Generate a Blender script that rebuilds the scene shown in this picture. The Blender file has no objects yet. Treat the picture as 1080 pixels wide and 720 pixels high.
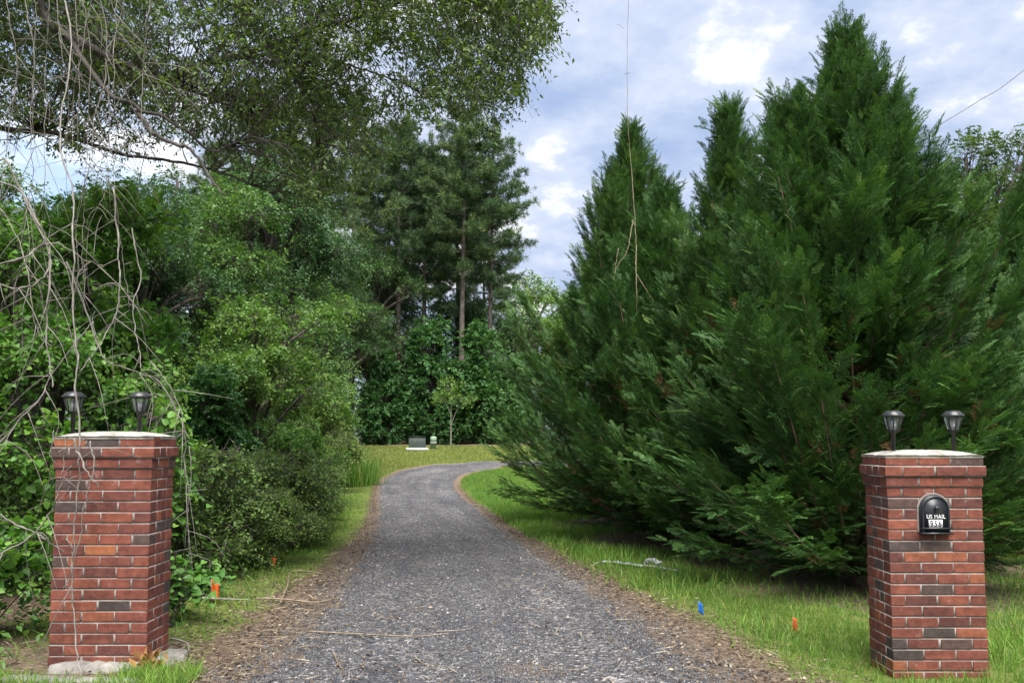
import bpy, bmesh, math
import numpy as np
from mathutils import Vector

R = math.radians
rng = np.random.default_rng(11)
SC = bpy.context.scene
COL = SC.collection

# ------------------------------------------------------------------ camera model
F = 830.0
PITCH = math.atan(57 / F)
CAMZ = 1.45
cp_, sp_ = math.cos(PITCH), math.sin(PITCH)


def ray(px, py):
    cx = (px - 540) / F
    cy = (405 - py) / F
    return np.array([cx, cp_ - cy * sp_, sp_ + cy * cp_])


def at(px, py, Y):
    d = ray(px, py)
    d = d / d[1]
    return np.array([d[0] * Y, Y, CAMZ + d[2] * Y])


# ------------------------------------------------------------------ terrain
_py = np.linspace(-60, 420, 4801)
_pz = np.interp(_py, [-60, 5, 8, 12, 16, 20, 25, 30, 36, 42, 48, 56, 70, 120, 420],
                [0, 0, -.06, -.2, -.33, -.42, -.42, -.3, 0.05, .5, .95, 1.2, 1.3, 1.4, 1.4])
_k = np.exp(-np.linspace(-3, 3, 41) ** 2 / 2)
_k /= _k.sum()
_pz = np.convolve(np.pad(_pz, 20, mode='edge'), _k, 'valid')


def h(x, y):
    x = np.asarray(x, float)
    y = np.asarray(y, float)
    z = np.interp(y, _py, _pz)
    near = np.clip((14 - y) / 6, 0, 1)
    z = z + near * (np.interp(x, [-6, -2.6, -1.6, 1.6, 2.6, 6], [.08, .05, .0, .0, -.05, -.06]))
    z = z + .012 * np.sin(2.3 * x + 1.1 * y) + .012 * np.sin(1.7 * y - 2.9 * x + 1)
    return z


def ground_at(px, py):
    d = ray(px, py)
    d = d / d[1]
    Y = np.linspace(2.5, 80, 8000)
    dz = CAMZ + d[2] * Y - h(d[0] * Y, Y)
    i = np.argmax(dz < 0)
    Yg = Y[i]
    x = d[0] * Yg
    return np.array([x, Yg, float(h(x, Yg))])


# ------------------------------------------------------------------ mesh helpers
def mk(name, V, Fs, mat, parent=None, rnd=None, smooth=False, midx=None):
    """V (n,3); Fs = one (m,k) array or a list of them; one mesh object."""
    if not isinstance(Fs, (list, tuple)):
        Fs = [Fs]
    Fs = [np.asarray(f, np.int64) for f in Fs if len(f)]
    me = bpy.data.meshes.new(name)
    V = np.ascontiguousarray(V, np.float32)
    me.vertices.add(len(V))
    me.vertices.foreach_set('co', V.ravel())
    nl = sum(f.size for f in Fs)
    npol = sum(len(f) for f in Fs)
    me.loops.add(nl)
    me.polygons.add(npol)
    me.loops.foreach_set('vertex_index', np.concatenate([f.ravel() for f in Fs]).astype(np.int32))
    tot = np.concatenate([np.full(len(f), f.shape[1]) for f in Fs]).astype(np.int32)
    st = np.concatenate([[0], np.cumsum(tot)[:-1]]).astype(np.int32)
    me.polygons.foreach_set('loop_start', st)
    me.polygons.foreach_set('loop_total', tot)
    if smooth:
        me.polygons.foreach_set('use_smooth', np.ones(npol, bool))
    mats = mat if isinstance(mat, (list, tuple)) else [mat]
    for m in mats:
        me.materials.append(m)
    if midx is not None:
        me.polygons.foreach_set('material_index', np.asarray(midx, np.int32))
    if rnd is not None:
        a = me.attributes.new('rnd', 'FLOAT', 'POINT')
        a.data.foreach_set('value', np.ascontiguousarray(rnd, np.float32))
    me.update(calc_edges=True)
    me.validate()
    o = bpy.data.objects.new(name, me)
    COL.objects.link(o)
    if parent is not None:
        o.parent = parent
    return o


class MB:
    def __init__(s):
        s.V, s.F, s.r, s.n, s.m = [], {}, [], 0, {}

    def add(s, V, Fa, r=0.5, m=0):
        V = np.asarray(V, float)
        if not isinstance(Fa, (list, tuple)):
            Fa = [Fa]
        for f in Fa:
            f = np.asarray(f, np.int64)
            if not len(f):
                continue
            s.F.setdefault(f.shape[1], []).append(f + s.n)
            s.m.setdefault(f.shape[1], []).append(np.full(len(f), m))
        s.V.append(V)
        s.r.append(np.broadcast_to(np.asarray(r, float), (len(V),)))
        s.n += len(V)
        return s

    def build(s, name, mat, parent=None, smooth=False):
        ks = list(s.F)
        return mk(name, np.concatenate(s.V), [np.concatenate(s.F[k]) for k in ks], mat, parent,
                  np.concatenate(s.r), smooth, np.concatenate([np.concatenate(s.m[k]) for k in ks]))


def box(c, d, rz=0):
    x, y, z = np.array(d) / 2
    V = np.array([[-x, -y, -z], [x, -y, -z], [x, y, -z], [-x, y, -z], [-x, -y, z], [x, -y, z], [x, y, z], [-x, y, z]])
    if rz:
        c_, s_ = math.cos(rz), math.sin(rz)
        V = V @ np.array([[c_, s_, 0], [-s_, c_, 0], [0, 0, 1]])
    return V + np.array(c), np.array([[0, 3, 2, 1], [4, 5, 6, 7], [0, 1, 5, 4], [1, 2, 6, 5], [2, 3, 7, 6], [3, 0, 4, 7]])


def lathe(prof, n=16, c=(0, 0, 0), rot=0, caps=True):
    a = np.arange(n) * 2 * math.pi / n + rot
    V = np.concatenate([np.stack([r * np.cos(a), r * np.sin(a), np.full(n, z)], 1) for r, z in prof]) + np.array(c)
    q = []
    for i in range(len(prof) - 1):
        for j in range(n):
            k = (j + 1) % n
            q.append([i * n + j, i * n + k, (i + 1) * n + k, (i + 1) * n + j])
    Fs = [np.array(q)]
    if caps:
        Fs.append(np.array([list(range(n))[::-1], list(range((len(prof) - 1) * n, len(prof) * n))]))
    return V, Fs


def cr(P, n):
    """Catmull-Rom through the points, n samples."""
    P = np.asarray(P, float)
    if len(P) == 2:
        t = np.linspace(0, 1, n)[:, None]
        return P[0] * (1 - t) + P[1] * t
    Q = np.vstack([2 * P[0] - P[1], P, 2 * P[-1] - P[-2]])
    u = np.linspace(0, len(P) - 1 - 1e-9, n)
    i = u.astype(int)
    t = (u - i)[:, None]
    a, b, c, d = Q[i], Q[i + 1], Q[i + 2], Q[i + 3]
    return .5 * (2 * b + (c - a) * t + (2 * a - 5 * b + 4 * c - d) * t * t + (3 * b - a - 3 * c + d) * t ** 3)


def tube(P, r, sides=6):
    P = np.asarray(P, float)
    n = len(P)
    r = np.broadcast_to(np.asarray(r, float), (n,))
    T = np.gradient(P, axis=0)
    T /= np.linalg.norm(T, axis=1)[:, None] + 1e-9
    mean = np.abs(T.mean(0))
    ref = np.eye(3)[np.argmin(mean)]
    X = np.cross(T, ref)
    X /= np.linalg.norm(X, axis=1)[:, None] + 1e-9
    Y = np.cross(T, X)
    a = np.arange(sides) * 2 * math.pi / sides
    V = (P[:, None] + r[:, None, None] * (np.cos(a)[None, :, None] * X[:, None] + np.sin(a)[None, :, None] * Y[:, None])).reshape(-1, 3)
    i, j = np.meshgrid(np.arange(n - 1), np.arange(sides), indexing='ij')
    k = (j + 1) % sides
    q = np.stack([i * sides + j, i * sides + k, (i + 1) * sides + k, (i + 1) * sides + j], -1).reshape(-1, 4)
    return V, [q, np.array([list(range(sides))[::-1], list(range((n - 1) * sides, n * sides))])]


def nrm(v):
    return v / (np.linalg.norm(v, axis=-1, keepdims=True) + 1e-9)


def scatter(T, Ft, P, D, N, s, r=None, wscale=None):
    """place template (y along D, z about N) at points P with sizes s -> V, F, rnd"""
    D = nrm(D)
    X = nrm(np.cross(D, N))
    Z = np.cross(X, D)
    s = np.broadcast_to(np.asarray(s, float), (len(P),))
    w = s if wscale is None else s * wscale
    k = len(T)
    V = P[:, None] + (w[:, None, None] * T[None, :, 0:1]) * X[:, None] + (s[:, None, None] * T[None, :, 1:2]) * D[:, None] \
        + (s[:, None, None] * T[None, :, 2:3]) * Z[:, None]
    Fs = [(f[None] + (np.arange(len(P)) * k)[:, None, None]).reshape(-1, f.shape[1]) for f in (Ft if isinstance(Ft, list) else [Ft])]
    if r is None:
        r = rng.random(len(P))
    return V.reshape(-1, 3), Fs, np.repeat(r, k)


LEAF = (np.array([[0, 0, 0], [.28, .42, .07], [0, 1, -.1], [-.28, .42, .07]]), np.array([[0, 1, 2], [0, 2, 3]]))
NARROW = (np.array([[0, 0, 0], [.15, .45, .05], [0, 1, -.12], [-.15, .45, .05]]), np.array([[0, 1, 2], [0, 2, 3]]))
HEART = (np.array([[0, 0, 0], [.3, -.06, .06], [.46, .22, .09], [.3, .62, .04], [0, 1, -.12], [-.3, .62, .04], [-.46, .22, .09], [-.3, -.06, .06], [0, .4, 0]]),
         np.array([[8, 0, 1], [8, 1, 2], [8, 2, 3], [8, 3, 4], [8, 4, 5], [8, 5, 6], [8, 6, 7], [8, 7, 0]]))
NARROWER = (np.array([[0, 0, 0], [.2, .45, .06], [0, 1, -.12], [-.2, .45, .06]]), np.array([[0, 1, 2], [0, 2, 3]]))
KITE = (np.array([[0, 0, 0], [.5, .4, 0], [0, 1, 0], [-.5, .4, 0]]), np.array([[0, 1, 2, 3]]))
BLADE = (np.array([[-.5, 0, 0], [.5, 0, 0], [.38, .5, .06], [-.38, .5, .06], [0, 1, .3]]), [np.array([[0, 1, 2, 3]]), np.array([[3, 2, 4]])])


def tag(o, label, cat, group=None, kind=None):
    if label:
        o['label'] = label
    if cat:
        o['category'] = cat
    if group:
        o['group'] = group
    if kind:
        o['kind'] = kind
    return o


def thing(name, label, cat, loc=(0, 0, 0), rz=0, group=None):
    o = bpy.data.objects.new(name, None)
    o.empty_display_size = .1
    COL.objects.link(o)
    o.location = [float(v) for v in loc]
    o.rotation_euler = (0, 0, rz)
    return tag(o, label, cat, group)


def dup(root, label, loc, rz=0, sc=1.0, group=None, sz=None):
    r = root.copy()
    COL.objects.link(r)
    r.location = [float(v) for v in loc]
    r.rotation_euler = (0, 0, rz)
    r.scale = (sc, sc, sz or sc)
    r['label'] = label
    if group:
        r['group'] = group
    for ch in list(root.children):
        c = ch.copy()
        COL.objects.link(c)
        c.parent = r
        for g in list(ch.children):
            d = g.copy()
            COL.objects.link(d)
            d.parent = c
    return r


# ------------------------------------------------------------------ materials
def new_mat(name):
    m = bpy.data.materials.new(name)
    m.use_nodes = True
    nt = m.node_tree
    nt.nodes.clear()
    out = nt.nodes.new('ShaderNodeOutputMaterial')
    return m, nt, out


def N(nt, t, **kw):
    n = nt.nodes.new(t)
    for k, v in kw.items():
        if k in n.inputs:
            n.inputs[k].default_value = v
        else:
            setattr(n, k, v)
    return n


def ramp(nt, fac, stops, interp='LINEAR'):
    n = nt.nodes.new('ShaderNodeValToRGB')
    n.color_ramp.interpolation = interp
    e = n.color_ramp.elements
    while len(e) < len(stops):
        e.new(.5)
    for el, (p, c) in zip(e, stops):
        el.position = p
        el.color = (*c, 1) if len(c) == 3 else c
    nt.links.new(fac, n.inputs['Fac'])
    return n.outputs['Color']


def mixc(nt, fac, a, b, mode='MIX'):
    n = nt.nodes.new('ShaderNodeMix')
    n.data_type = 'RGBA'
    n.blend_type = mode
    for sock, v in ((n.inputs[0], fac), (n.inputs[6], a), (n.inputs[7], b)):
        if isinstance(v, (int, float)):
            sock.default_value = v
        elif isinstance(v, tuple):
            sock.default_value = (*v, 1) if len(v) == 3 else v
        else:
            nt.links.new(v, sock)
    return n.outputs[2]


def math_(nt, op, a, b=0.0):
    n = nt.nodes.new('ShaderNodeMath')
    n.operation = op
    for i, v in enumerate((a, b)):
        if isinstance(v, (int, float)):
            n.inputs[i].default_value = v
        else:
            nt.links.new(v, n.inputs[i])
    return n.outputs[0]


def noise(nt, scale, detail=4, rough=.55, coord=None, w=None):
    n = nt.nodes.new('ShaderNodeTexNoise')
    n.inputs['Scale'].default_value = scale
    n.inputs['Detail'].default_value = detail
    n.inputs['Roughness'].default_value = rough
    if coord is None:
        coord = nt.nodes.new('ShaderNodeTexCoord').outputs['Object']
    nt.links.new(coord, n.inputs['Vector'])
    return n.outputs['Fac']


def attr(nt, name='rnd'):
    a = nt.nodes.new('ShaderNodeAttribute')
    a.attribute_name = name
    return a.outputs['Fac']


def leaf_mat(name, stops, trans=.28, rough=.5, tcol=(1.25, 1.35, .55), spec=.35, patch=1.2):
    m, nt, out = new_mat(name)
    c = ramp(nt, attr(nt), stops)
    # whole-branch and whole-tree variation of the leaf colour
    c = mixc(nt, .55, c, ramp(nt, noise(nt, patch, 3), [(.3, (.72, .78, .75)), (.7, (1.22, 1.16, 1.05))]), 'MULTIPLY')
    oi = nt.nodes.new('ShaderNodeObjectInfo')
    c = mixc(nt, 1.0, c, ramp(nt, oi.outputs['Random'], [(0, (.85, .92, .95)), (1, (1.12, 1.06, .95))]), 'MULTIPLY')
    p = N(nt, 'ShaderNodeBsdfPrincipled')
    p.inputs['Roughness'].default_value = rough
    p.inputs['Specular IOR Level'].default_value = spec
    nt.links.new(c, p.inputs['Base Color'])
    t = N(nt, 'ShaderNodeBsdfTranslucent')
    tc = mixc(nt, 1.0, c, tcol, 'MULTIPLY')
    nt.links.new(tc, t.inputs['Color'])
    mx = N(nt, 'ShaderNodeMixShader')
    mx.inputs[0].default_value = trans
    nt.links.new(p.outputs[0], mx.inputs[1])
    nt.links.new(t.outputs[0], mx.inputs[2])
    nt.links.new(mx.outputs[0], out.inputs[0])
    return m


def plain(name, stops, scale=8, rough=.6, metal=0, bump=0, bscale=40, spec=.4, use_rnd=False, detail=5):
    m, nt, out = new_mat(name)
    p = N(nt, 'ShaderNodeBsdfPrincipled')
    fac = attr(nt) if use_rnd else noise(nt, scale, detail)
    c = ramp(nt, fac, stops)
    if use_rnd:
        c = mixc(nt, .6, c, ramp(nt, noise(nt, scale, detail), [(.3, (.7, .7, .7)), (.7, (1.2, 1.2, 1.2))]), 'MULTIPLY')
    nt.links.new(c, p.inputs['Base Color'])
    p.inputs['Roughness'].default_value = rough
    p.inputs['Metallic'].default_value = metal
    p.inputs['Specular IOR Level'].default_value = spec
    if bump:
        b = N(nt, 'ShaderNodeBump')
        b.inputs['Strength'].default_value = bump
        b.inputs['Distance'].default_value = .02
        nt.links.new(noise(nt, bscale, 6, .65), b.inputs['Height'])
        nt.links.new(b.outputs[0], p.inputs['Normal'])
    nt.links.new(p.outputs[0], out.inputs[0])
    return m


M = {}
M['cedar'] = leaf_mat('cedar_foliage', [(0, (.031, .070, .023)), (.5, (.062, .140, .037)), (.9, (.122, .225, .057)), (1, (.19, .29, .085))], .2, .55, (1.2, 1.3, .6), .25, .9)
M['cedar_brown'] = leaf_mat('cedar_dead_sprays', [(0, (.09, .055, .025)), (1, (.16, .10, .045))], .1, .8, (1, 1, 1), .1)
M['oak'] = leaf_mat('oak_leaves', [(0, (0.0375, 0.0775, 0.0275)), (0.6, (0.075, 0.1313, 0.0425)), (1, (0.15, 0.2125, 0.0625))], .38)
M['wood_mid'] = leaf_mat('woodland_leaves', [(0, (0.0494, 0.117, 0.0325)), (0.6, (0.0975, 0.2015, 0.0494)), (1, (0.195, 0.325, 0.078))], .3)
M['wood_light'] = leaf_mat('light_leaves', [(0, (0.0625, 0.15, 0.035)), (0.6, (0.125, 0.25, 0.05)), (1, (0.2375, 0.3625, 0.0875))], .32)
M['wood_dark'] = leaf_mat('dark_leaves', [(0, (0.0297, 0.0783, 0.0297)), (0.6, (0.0567, 0.1323, 0.0432)), (1, (0.1148, 0.2093, 0.0607))], .22)
M['privet'] = leaf_mat('privet_leaves', [(0, (.06, .125, .032)), (.6, (.15, .26, .055)), (1, (.28, .40, .12))], .32)
M['vine_leaf'] = leaf_mat('grape_vine_leaves', [(0, (0.0562, 0.15, 0.0312)), (0.6, (0.1063, 0.25, 0.0475)), (1, (0.2125, 0.3625, 0.075))], .32, .45)
M['kudzu'] = leaf_mat('kudzu_leaves', [(0, (.034, .095, .034)), (.6, (.065, .165, .050)), (1, (.125, .235, .07))], .28)
M['pine'] = leaf_mat('pine_needles', [(0, (.045, .085, .042)), (.6, (.085, .145, .066)), (1, (.14, .205, .085))], .25, .6)
M['dead_leaf'] = leaf_mat('dead_shrub_leaves', [(0, (.05, .03, .022)), (1, (.11, .065, .045))], .15, .8, (1, 1, 1), .1)
M['grass'] = leaf_mat('grass_blades', [(0, (.070, .155, .028)), (.6, (.135, .27, .048)), (.93, (.22, .36, .07)), (1, (.42, .38, .17))], .38, .5, (1.2, 1.3, .6), .3, .8)
M['lawn'] = leaf_mat('far_lawn_blades', [(0, (.13, .17, .04)), (.6, (.20, .24, .06)), (1, (.33, .30, .13))], .3, .6, (1.1, 1.2, .6), .2, .25)
M['bark'] = plain('grey_brown_bark', [(.3, (.045, .036, .03)), (.7, (.14, .12, .10))], 9, .9, bump=.6, bscale=25)
M['oak_bark'] = plain('oak_bark', [(.3, (.025, .021, .018)), (.7, (.085, .075, .065))], 9, .9, bump=.6, bscale=25)
M['pine_bark'] = plain('pine_bark', [(.3, (.06, .047, .040)), (.7, (.17, .14, .12))], 3, .9, bump=.6, bscale=9)
M['cedar_bark'] = plain('cedar_bark', [(.3, (.05, .03, .02)), (.7, (.15, .09, .06))], 9, .9)
M['dead_vine'] = plain('bleached_dead_vine', [(.3, (.09, .08, .068)), (.7, (.26, .24, .21))], 14, .85)
M['grey_vine'] = plain('grey_dead_twigs', [(.3, (.085, .075, .064)), (.7, (.22, .20, .175))], 14, .85)
M['stick'] = plain('fallen_stick', [(.3, (.12, .085, .055)), (.7, (.30, .24, .17))], 14, .85)


def brick_mats():
    m, nt, out = new_mat('red_brick')
    p = N(nt, 'ShaderNodeBsdfPrincipled')
    c = ramp(nt, attr(nt), [(0, (.055, .043, .039)), (.12, (.085, .050, .043)), (.17, (.098, .036, .029)), (.5, (.146, .046, .032)), (.8, (.188, .060, .037)), (1, (.27, .095, .043))])
    tc = nt.nodes.new('ShaderNodeTexCoord').outputs['Object']
    c = mixc(nt, .75, c, ramp(nt, noise(nt, 22, 6, .65, tc), [(.3, (.52, .52, .55)), (.68, (1.42, 1.40, 1.36))]), 'MULTIPLY')
    # streaky wire-cut face
    mp = nt.nodes.new('ShaderNodeMapping')
    mp.inputs['Scale'].default_value = (9, 9, 120)
    nt.links.new(tc, mp.inputs['Vector'])
    c = mixc(nt, .5, c, ramp(nt, noise(nt, 1, 4, .6, mp.outputs[0]), [(.35, (.8, .78, .78)), (.65, (1.18, 1.2, 1.2))]), 'MULTIPLY')
    c = mixc(nt, .8, c, ramp(nt, noise(nt, 3.2, 6, .65, tc), [(.34, (.62, .60, .60)), (.5, (1, 1, 1)), (.68, (1.18, 1.16, 1.14))]), 'MULTIPLY')
    # lime bloom and mortar smears
    sm = ramp(nt, noise(nt, 13, 7, .72, tc), [(.60, (0, 0, 0)), (.73, (1, 1, 1))])
    c = mixc(nt, math_(nt, 'MULTIPLY', sm, .5), c, (.36, .31, .29))
    nt.links.new(c, p.inputs['Base Color'])
    p.inputs['Roughness'].default_value = .8
    p.inputs['Specular IOR Level'].default_value = .3
    b = N(nt, 'ShaderNodeBump')
    b.inputs['Strength'].default_value = .55
    b.inputs['Distance'].default_value = .006
    nt.links.new(noise(nt, 70, 6, .7, tc), b.inputs['Height'])
    nt.links.new(b.outputs[0], p.inputs['Normal'])
    nt.links.new(p.outputs[0], out.inputs[0])
    M['brick'] = m
    M['mortar'] = plain('mortar', [(.3, (.17, .146, .132)), (.7, (.31, .272, .25))], 16, .95, bump=.5, bscale=90)


brick_mats()
M['cap'] = plain('mortar_cap', [(.3, (.15, .14, .12)), (.48, (.31, .295, .26)), (.7, (.43, .415, .375))], 11, .9, bump=.4, bscale=60)
M['concrete'] = plain('footing_concrete', [(.3, (.13, .12, .11)), (.7, (.29, .275, .25))], 12, .95, bump=.7, bscale=40)
M['black_plastic'] = plain('black_plastic', [(.3, (.012, .012, .013)), (.7, (.022, .022, .024))], 20, .42)
M['solar'] = plain('grey_lamp_top', [(.3, (.018, .019, .021)), (.7, (.035, .036, .039))], 20, .35, spec=.5)
M['mail_black'] = plain('mailbox_black', [(.3, (.010, .012, .015)), (.7, (.02, .022, .027))], 25, .4, spec=.5)
M['white_paint'] = plain('white_lettering', [(.3, (.7, .7, .7)), (.7, (.82, .82, .82))], 20, .5)
M['digit'] = plain('black_digits', [(.3, (.015, .015, .015)), (.7, (.02, .02, .02))], 20, .5)
M['box_green'] = plain('transformer_green', [(.3, (.018, .032, .026)), (.7, (.03, .048, .038))], 4, .5)
M['ped_green'] = plain('pedestal_green', [(.3, (.20, .30, .21)), (.7, (.27, .37, .27))], 4, .5)
M['pad'] = plain('pad_concrete', [(.3, (.42, .41, .38)), (.7, (.55, .54, .5))], 3, .9)
M['orange'] = leaf_mat('orange_flag', [(0, (.75, .13, .03)), (1, (.85, .17, .04))], .35, .5, (1, .8, .6))
M['blue'] = leaf_mat('blue_flag', [(0, (.03, .20, .75)), (1, (.04, .24, .8))], .35, .5, (.8, 1, 1))
M['wire_metal'] = plain('flag_wire', [(.3, (.15, .15, .15)), (.7, (.25, .25, .25))], 20, .5, metal=.6)
M['cable'] = plain('power_cable', [(.3, (.10, .10, .11)), (.7, (.16, .16, .17))], 5, .6)
M['sheet'] = plain('pale_plastic_sheet', [(.3, (.28, .29, .30)), (.7, (.45, .46, .47))], 6, .35)
M['litter'] = leaf_mat('dead_litter', [(0, (.06, .042, .03)), (.5, (.16, .112, .078)), (.85, (.27, .21, .15)), (1, (.48, .40, .31))], .1, .85, (1, 1, 1), .2, 2)
M['stone'] = plain('gravel_stone', [(0, (.045, .045, .049)), (.55, (.086, .085, .088)), (.9, (.14, .14, .145)), (.97, (.21, .205, .195)), (1, (.36, .34, .32))], 30, .75, use_rnd=True)

# glass of the lamp shades: ribbed clear plastic
m, nt, out = new_mat('clear_lamp_shade')
p = N(nt, 'ShaderNodeBsdfPrincipled')
p.inputs['Base Color'].default_value = (.9, .93, .93, 1)
p.inputs['Roughness'].default_value = .18
p.inputs['Transmission Weight'].default_value = .93
p.inputs['IOR'].default_value = 1.12
nt.links.new(p.outputs[0], out.inputs[0])
M['clear'] = m


def ground_mat():
    m, nt, out = new_mat('ground_soil_and_turf')
    p = N(nt, 'ShaderNodeBsdfPrincipled')
    tc = nt.nodes.new('ShaderNodeTexCoord').outputs['Object']
    lit = attr(nt, 'rnd')
    grass = ramp(nt, noise(nt, 5, 9, .78, tc), [(.3, (.055, .07, .022)), (.46, (.10, .14, .032)), (.56, (.15, .19, .045)), (.7, (.21, .19, .085))])
    straw = ramp(nt, noise(nt, 26, 8, .75, tc), [(.32, (.06, .043, .032)), (.5, (.17, .125, .09)), (.7, (.34, .265, .195))])
    fac = math_(nt, 'ADD', lit, math_(nt, 'MULTIPLY', math_(nt, 'SUBTRACT', noise(nt, 2.6, 8, .75, tc), .5), 1.7))
    fac = ramp(nt, fac, [(.38, (0, 0, 0)), (.58, (1, 1, 1))])
    c = mixc(nt, fac, grass, straw)
    nt.links.new(c, p.inputs['Base Color'])
    p.inputs['Roughness'].default_value = .95
    p.inputs['Specular IOR Level'].default_value = .1
    b = N(nt, 'ShaderNodeBump')
    b.inputs['Strength'].default_value = .8
    b.inputs['Distance'].default_value = .05
    nt.links.new(noise(nt, 30, 8, .7, tc), b.inputs['Height'])
    nt.links.new(b.outputs[0], p.inputs['Normal'])
    nt.links.new(p.outputs[0], out.inputs[0])
    return m


def road_mat():
    m, nt, out = new_mat('driveway_gravel')
    p = N(nt, 'ShaderNodeBsdfPrincipled')
    tc = nt.nodes.new('ShaderNodeTexCoord').outputs['Object']
    v = nt.nodes.new('ShaderNodeTexVoronoi')
    v.inputs['Scale'].default_value = 42
    nt.links.new(tc, v.inputs['Vector'])
    s = nt.nodes.new('ShaderNodeSeparateColor')
    nt.links.new(v.outputs['Color'], s.inputs[0])
    c = ramp(nt, s.outputs[0], [(0, (.035, .035, .039)), (.55, (.085, .085, .091)), (.88, (.15, .15, .155)), (.95, (.24, .23, .215)), (1, (.38, .36, .33))])
    c = mixc(nt, .7, c, ramp(nt, noise(nt, .9, 7, .65, tc), [(.32, (.66, .66, .70)), (.68, (1.35, 1.33, 1.30))]), 'MULTIPLY')
    # packed wheel tracks and damp patches
    c = mixc(nt, .75, c, ramp(nt, noise(nt, .35, 5, .6, tc), [(.35, (.72, .72, .76)), (.65, (1.25, 1.24, 1.22))]), 'MULTIPLY')
    cb_ = nt.nodes.new('ShaderNodeCombineXYZ')
    nt.links.new(math_(nt, 'MULTIPLY', attr(nt, 'across'), 9.0), cb_.inputs[0])
    nt.links.new(math_(nt, 'MULTIPLY', attr(nt, 'along'), .16), cb_.inputs[1])
    c = mixc(nt, .8, c, ramp(nt, noise(nt, 1.0, 5, .6, cb_.outputs[0]), [(.36, (.70, .70, .73)), (.64, (1.38, 1.36, 1.32))]), 'MULTIPLY')
    # brown fines showing through, more along the edges and the crown (attribute 'rnd')
    f = math_(nt, 'ADD', attr(nt), math_(nt, 'MULTIPLY', math_(nt, 'SUBTRACT', noise(nt, 1.9, 7, .72, tc), .5), 1.5))
    f = ramp(nt, f, [(.45, (0, 0, 0)), (.75, (1, 1, 1))])
    br = ramp(nt, noise(nt, 40, 6, .7, tc), [(.3, (.06, .042, .03)), (.7, (.22, .165, .115))])
    c = mixc(nt, math_(nt, 'MULTIPLY', f, .8), c, br)
    nt.links.new(c, p.inputs['Base Color'])
    p.inputs['Roughness'].default_value = .8
    p.inputs['Specular IOR Level'].default_value = .3
    b = N(nt, 'ShaderNodeBump')
    b.inputs['Strength'].default_value = 1
    b.inputs['Distance'].default_value = .02
    nt.links.new(v.outputs['Distance'], b.inputs['Height'])
    nt.links.new(b.outputs[0], p.inputs['Normal'])
    nt.links.new(p.outputs[0], out.inputs[0])
    return m


# ------------------------------------------------------------------ driveway outline
LPX = [(258, 719), (268, 705), (303, 673), (333, 640), (360, 607), (381, 580), (392, 560), (396, 540), (396, 525), (398, 512), (406, 503), (430, 494), (470, 489), (520, 486.5)]
RPX = [(768, 719), (752, 705), (708, 673), (655, 640), (606, 607), (566, 580), (536, 560), (511, 540), (491, 525), (482, 512), (486, 503), (505, 497), (525, 493.5), (545, 491)]
LW = [[-2.3, -8, 0], [-2.0, 0, 0], [-1.75, 3, 0]] + [ground_at(*p) for p in LPX]
RW = [[2.6, -8, 0], [2.1, 0, 0], [1.95, 3, 0]] + [ground_at(*p) for p in RPX]
LW.append([LW[-1][0] + 5, LW[-1][1] + .2, 0])
RW.append([LW[-1][0] + 3, LW[-1][1] - 3.2, 0])
LW.append([18, LW[-1][1] - 1.5, 0])
RW.append([18, LW[-1][1] - 3.3, 0])
LW = cr(np.array(LW)[:, :3], 900)
RW = cr(np.array(RW)[:, :3], 900)


def by_len(P, n):
    d = np.r_[0, np.cumsum(np.linalg.norm(np.diff(P[:, :2], axis=0), axis=1))]
    t = np.linspace(0, d[-1], n)
    return np.stack([np.interp(t, d, P[:, i]) for i in range(3)], 1)


NR = 700
# pair the two edges so that cross sections stay roughly square to the road: dense near the camera
tt = np.linspace(0, 1, NR)
LE, RE = by_len(LW, NR), by_len(RW, NR)
ROADPOLY = np.vstack([by_len(LW, 220)[:, :2], by_len(RW, 220)[::-1, :2]])


def in_poly(x, y, P=ROADPOLY):
    ins = np.zeros(x.shape, bool)
    x1, y1 = P[:, 0], P[:, 1]
    x2, y2 = np.roll(x1, -1), np.roll(y1, -1)
    for a, b, c, d in zip(x1, y1, x2, y2):
        if b == d:
            continue
        cond = ((b > y) != (d > y))
        ins ^= cond & (x < (c - a) * (y - b) / (d - b) + a)
    return ins


def edge_dist(x, y):
    best = np.full(x.shape, 1e9)
    for E in (by_len(LW, 260)[:, :2], by_len(RW, 260)[:, :2]):
        a, b = E[:-1], E[1:]
        for (ax, ay), (bx, by) in zip(a, b):
            vx, vy = bx - ax, by - ay
            t = np.clip(((x - ax) * vx + (y - ay) * vy) / (vx * vx + vy * vy + 1e-12), 0, 1)
            best = np.minimum(best, (x - ax - t * vx) ** 2 + (y - ay - t * vy) ** 2)
    return np.sqrt(best)


# trunks (x, y, radius of bare ground) – used for needles on the ground and for bare soil
CEDARS = [(2.6, 16.8, 2.4), (2.6, 13.2, 1.9), (3.1, 10.9, 1.6), (3.82, 8.75, 2.1), (5.55, 10.3, 1.4), (8.6, 13.2, 1.6)]

# ------------------------------------------------------------------ ground
def smear(a, b, n, p=1.0):
    return a + (b - a) * np.linspace(0, 1, n) ** p


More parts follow.
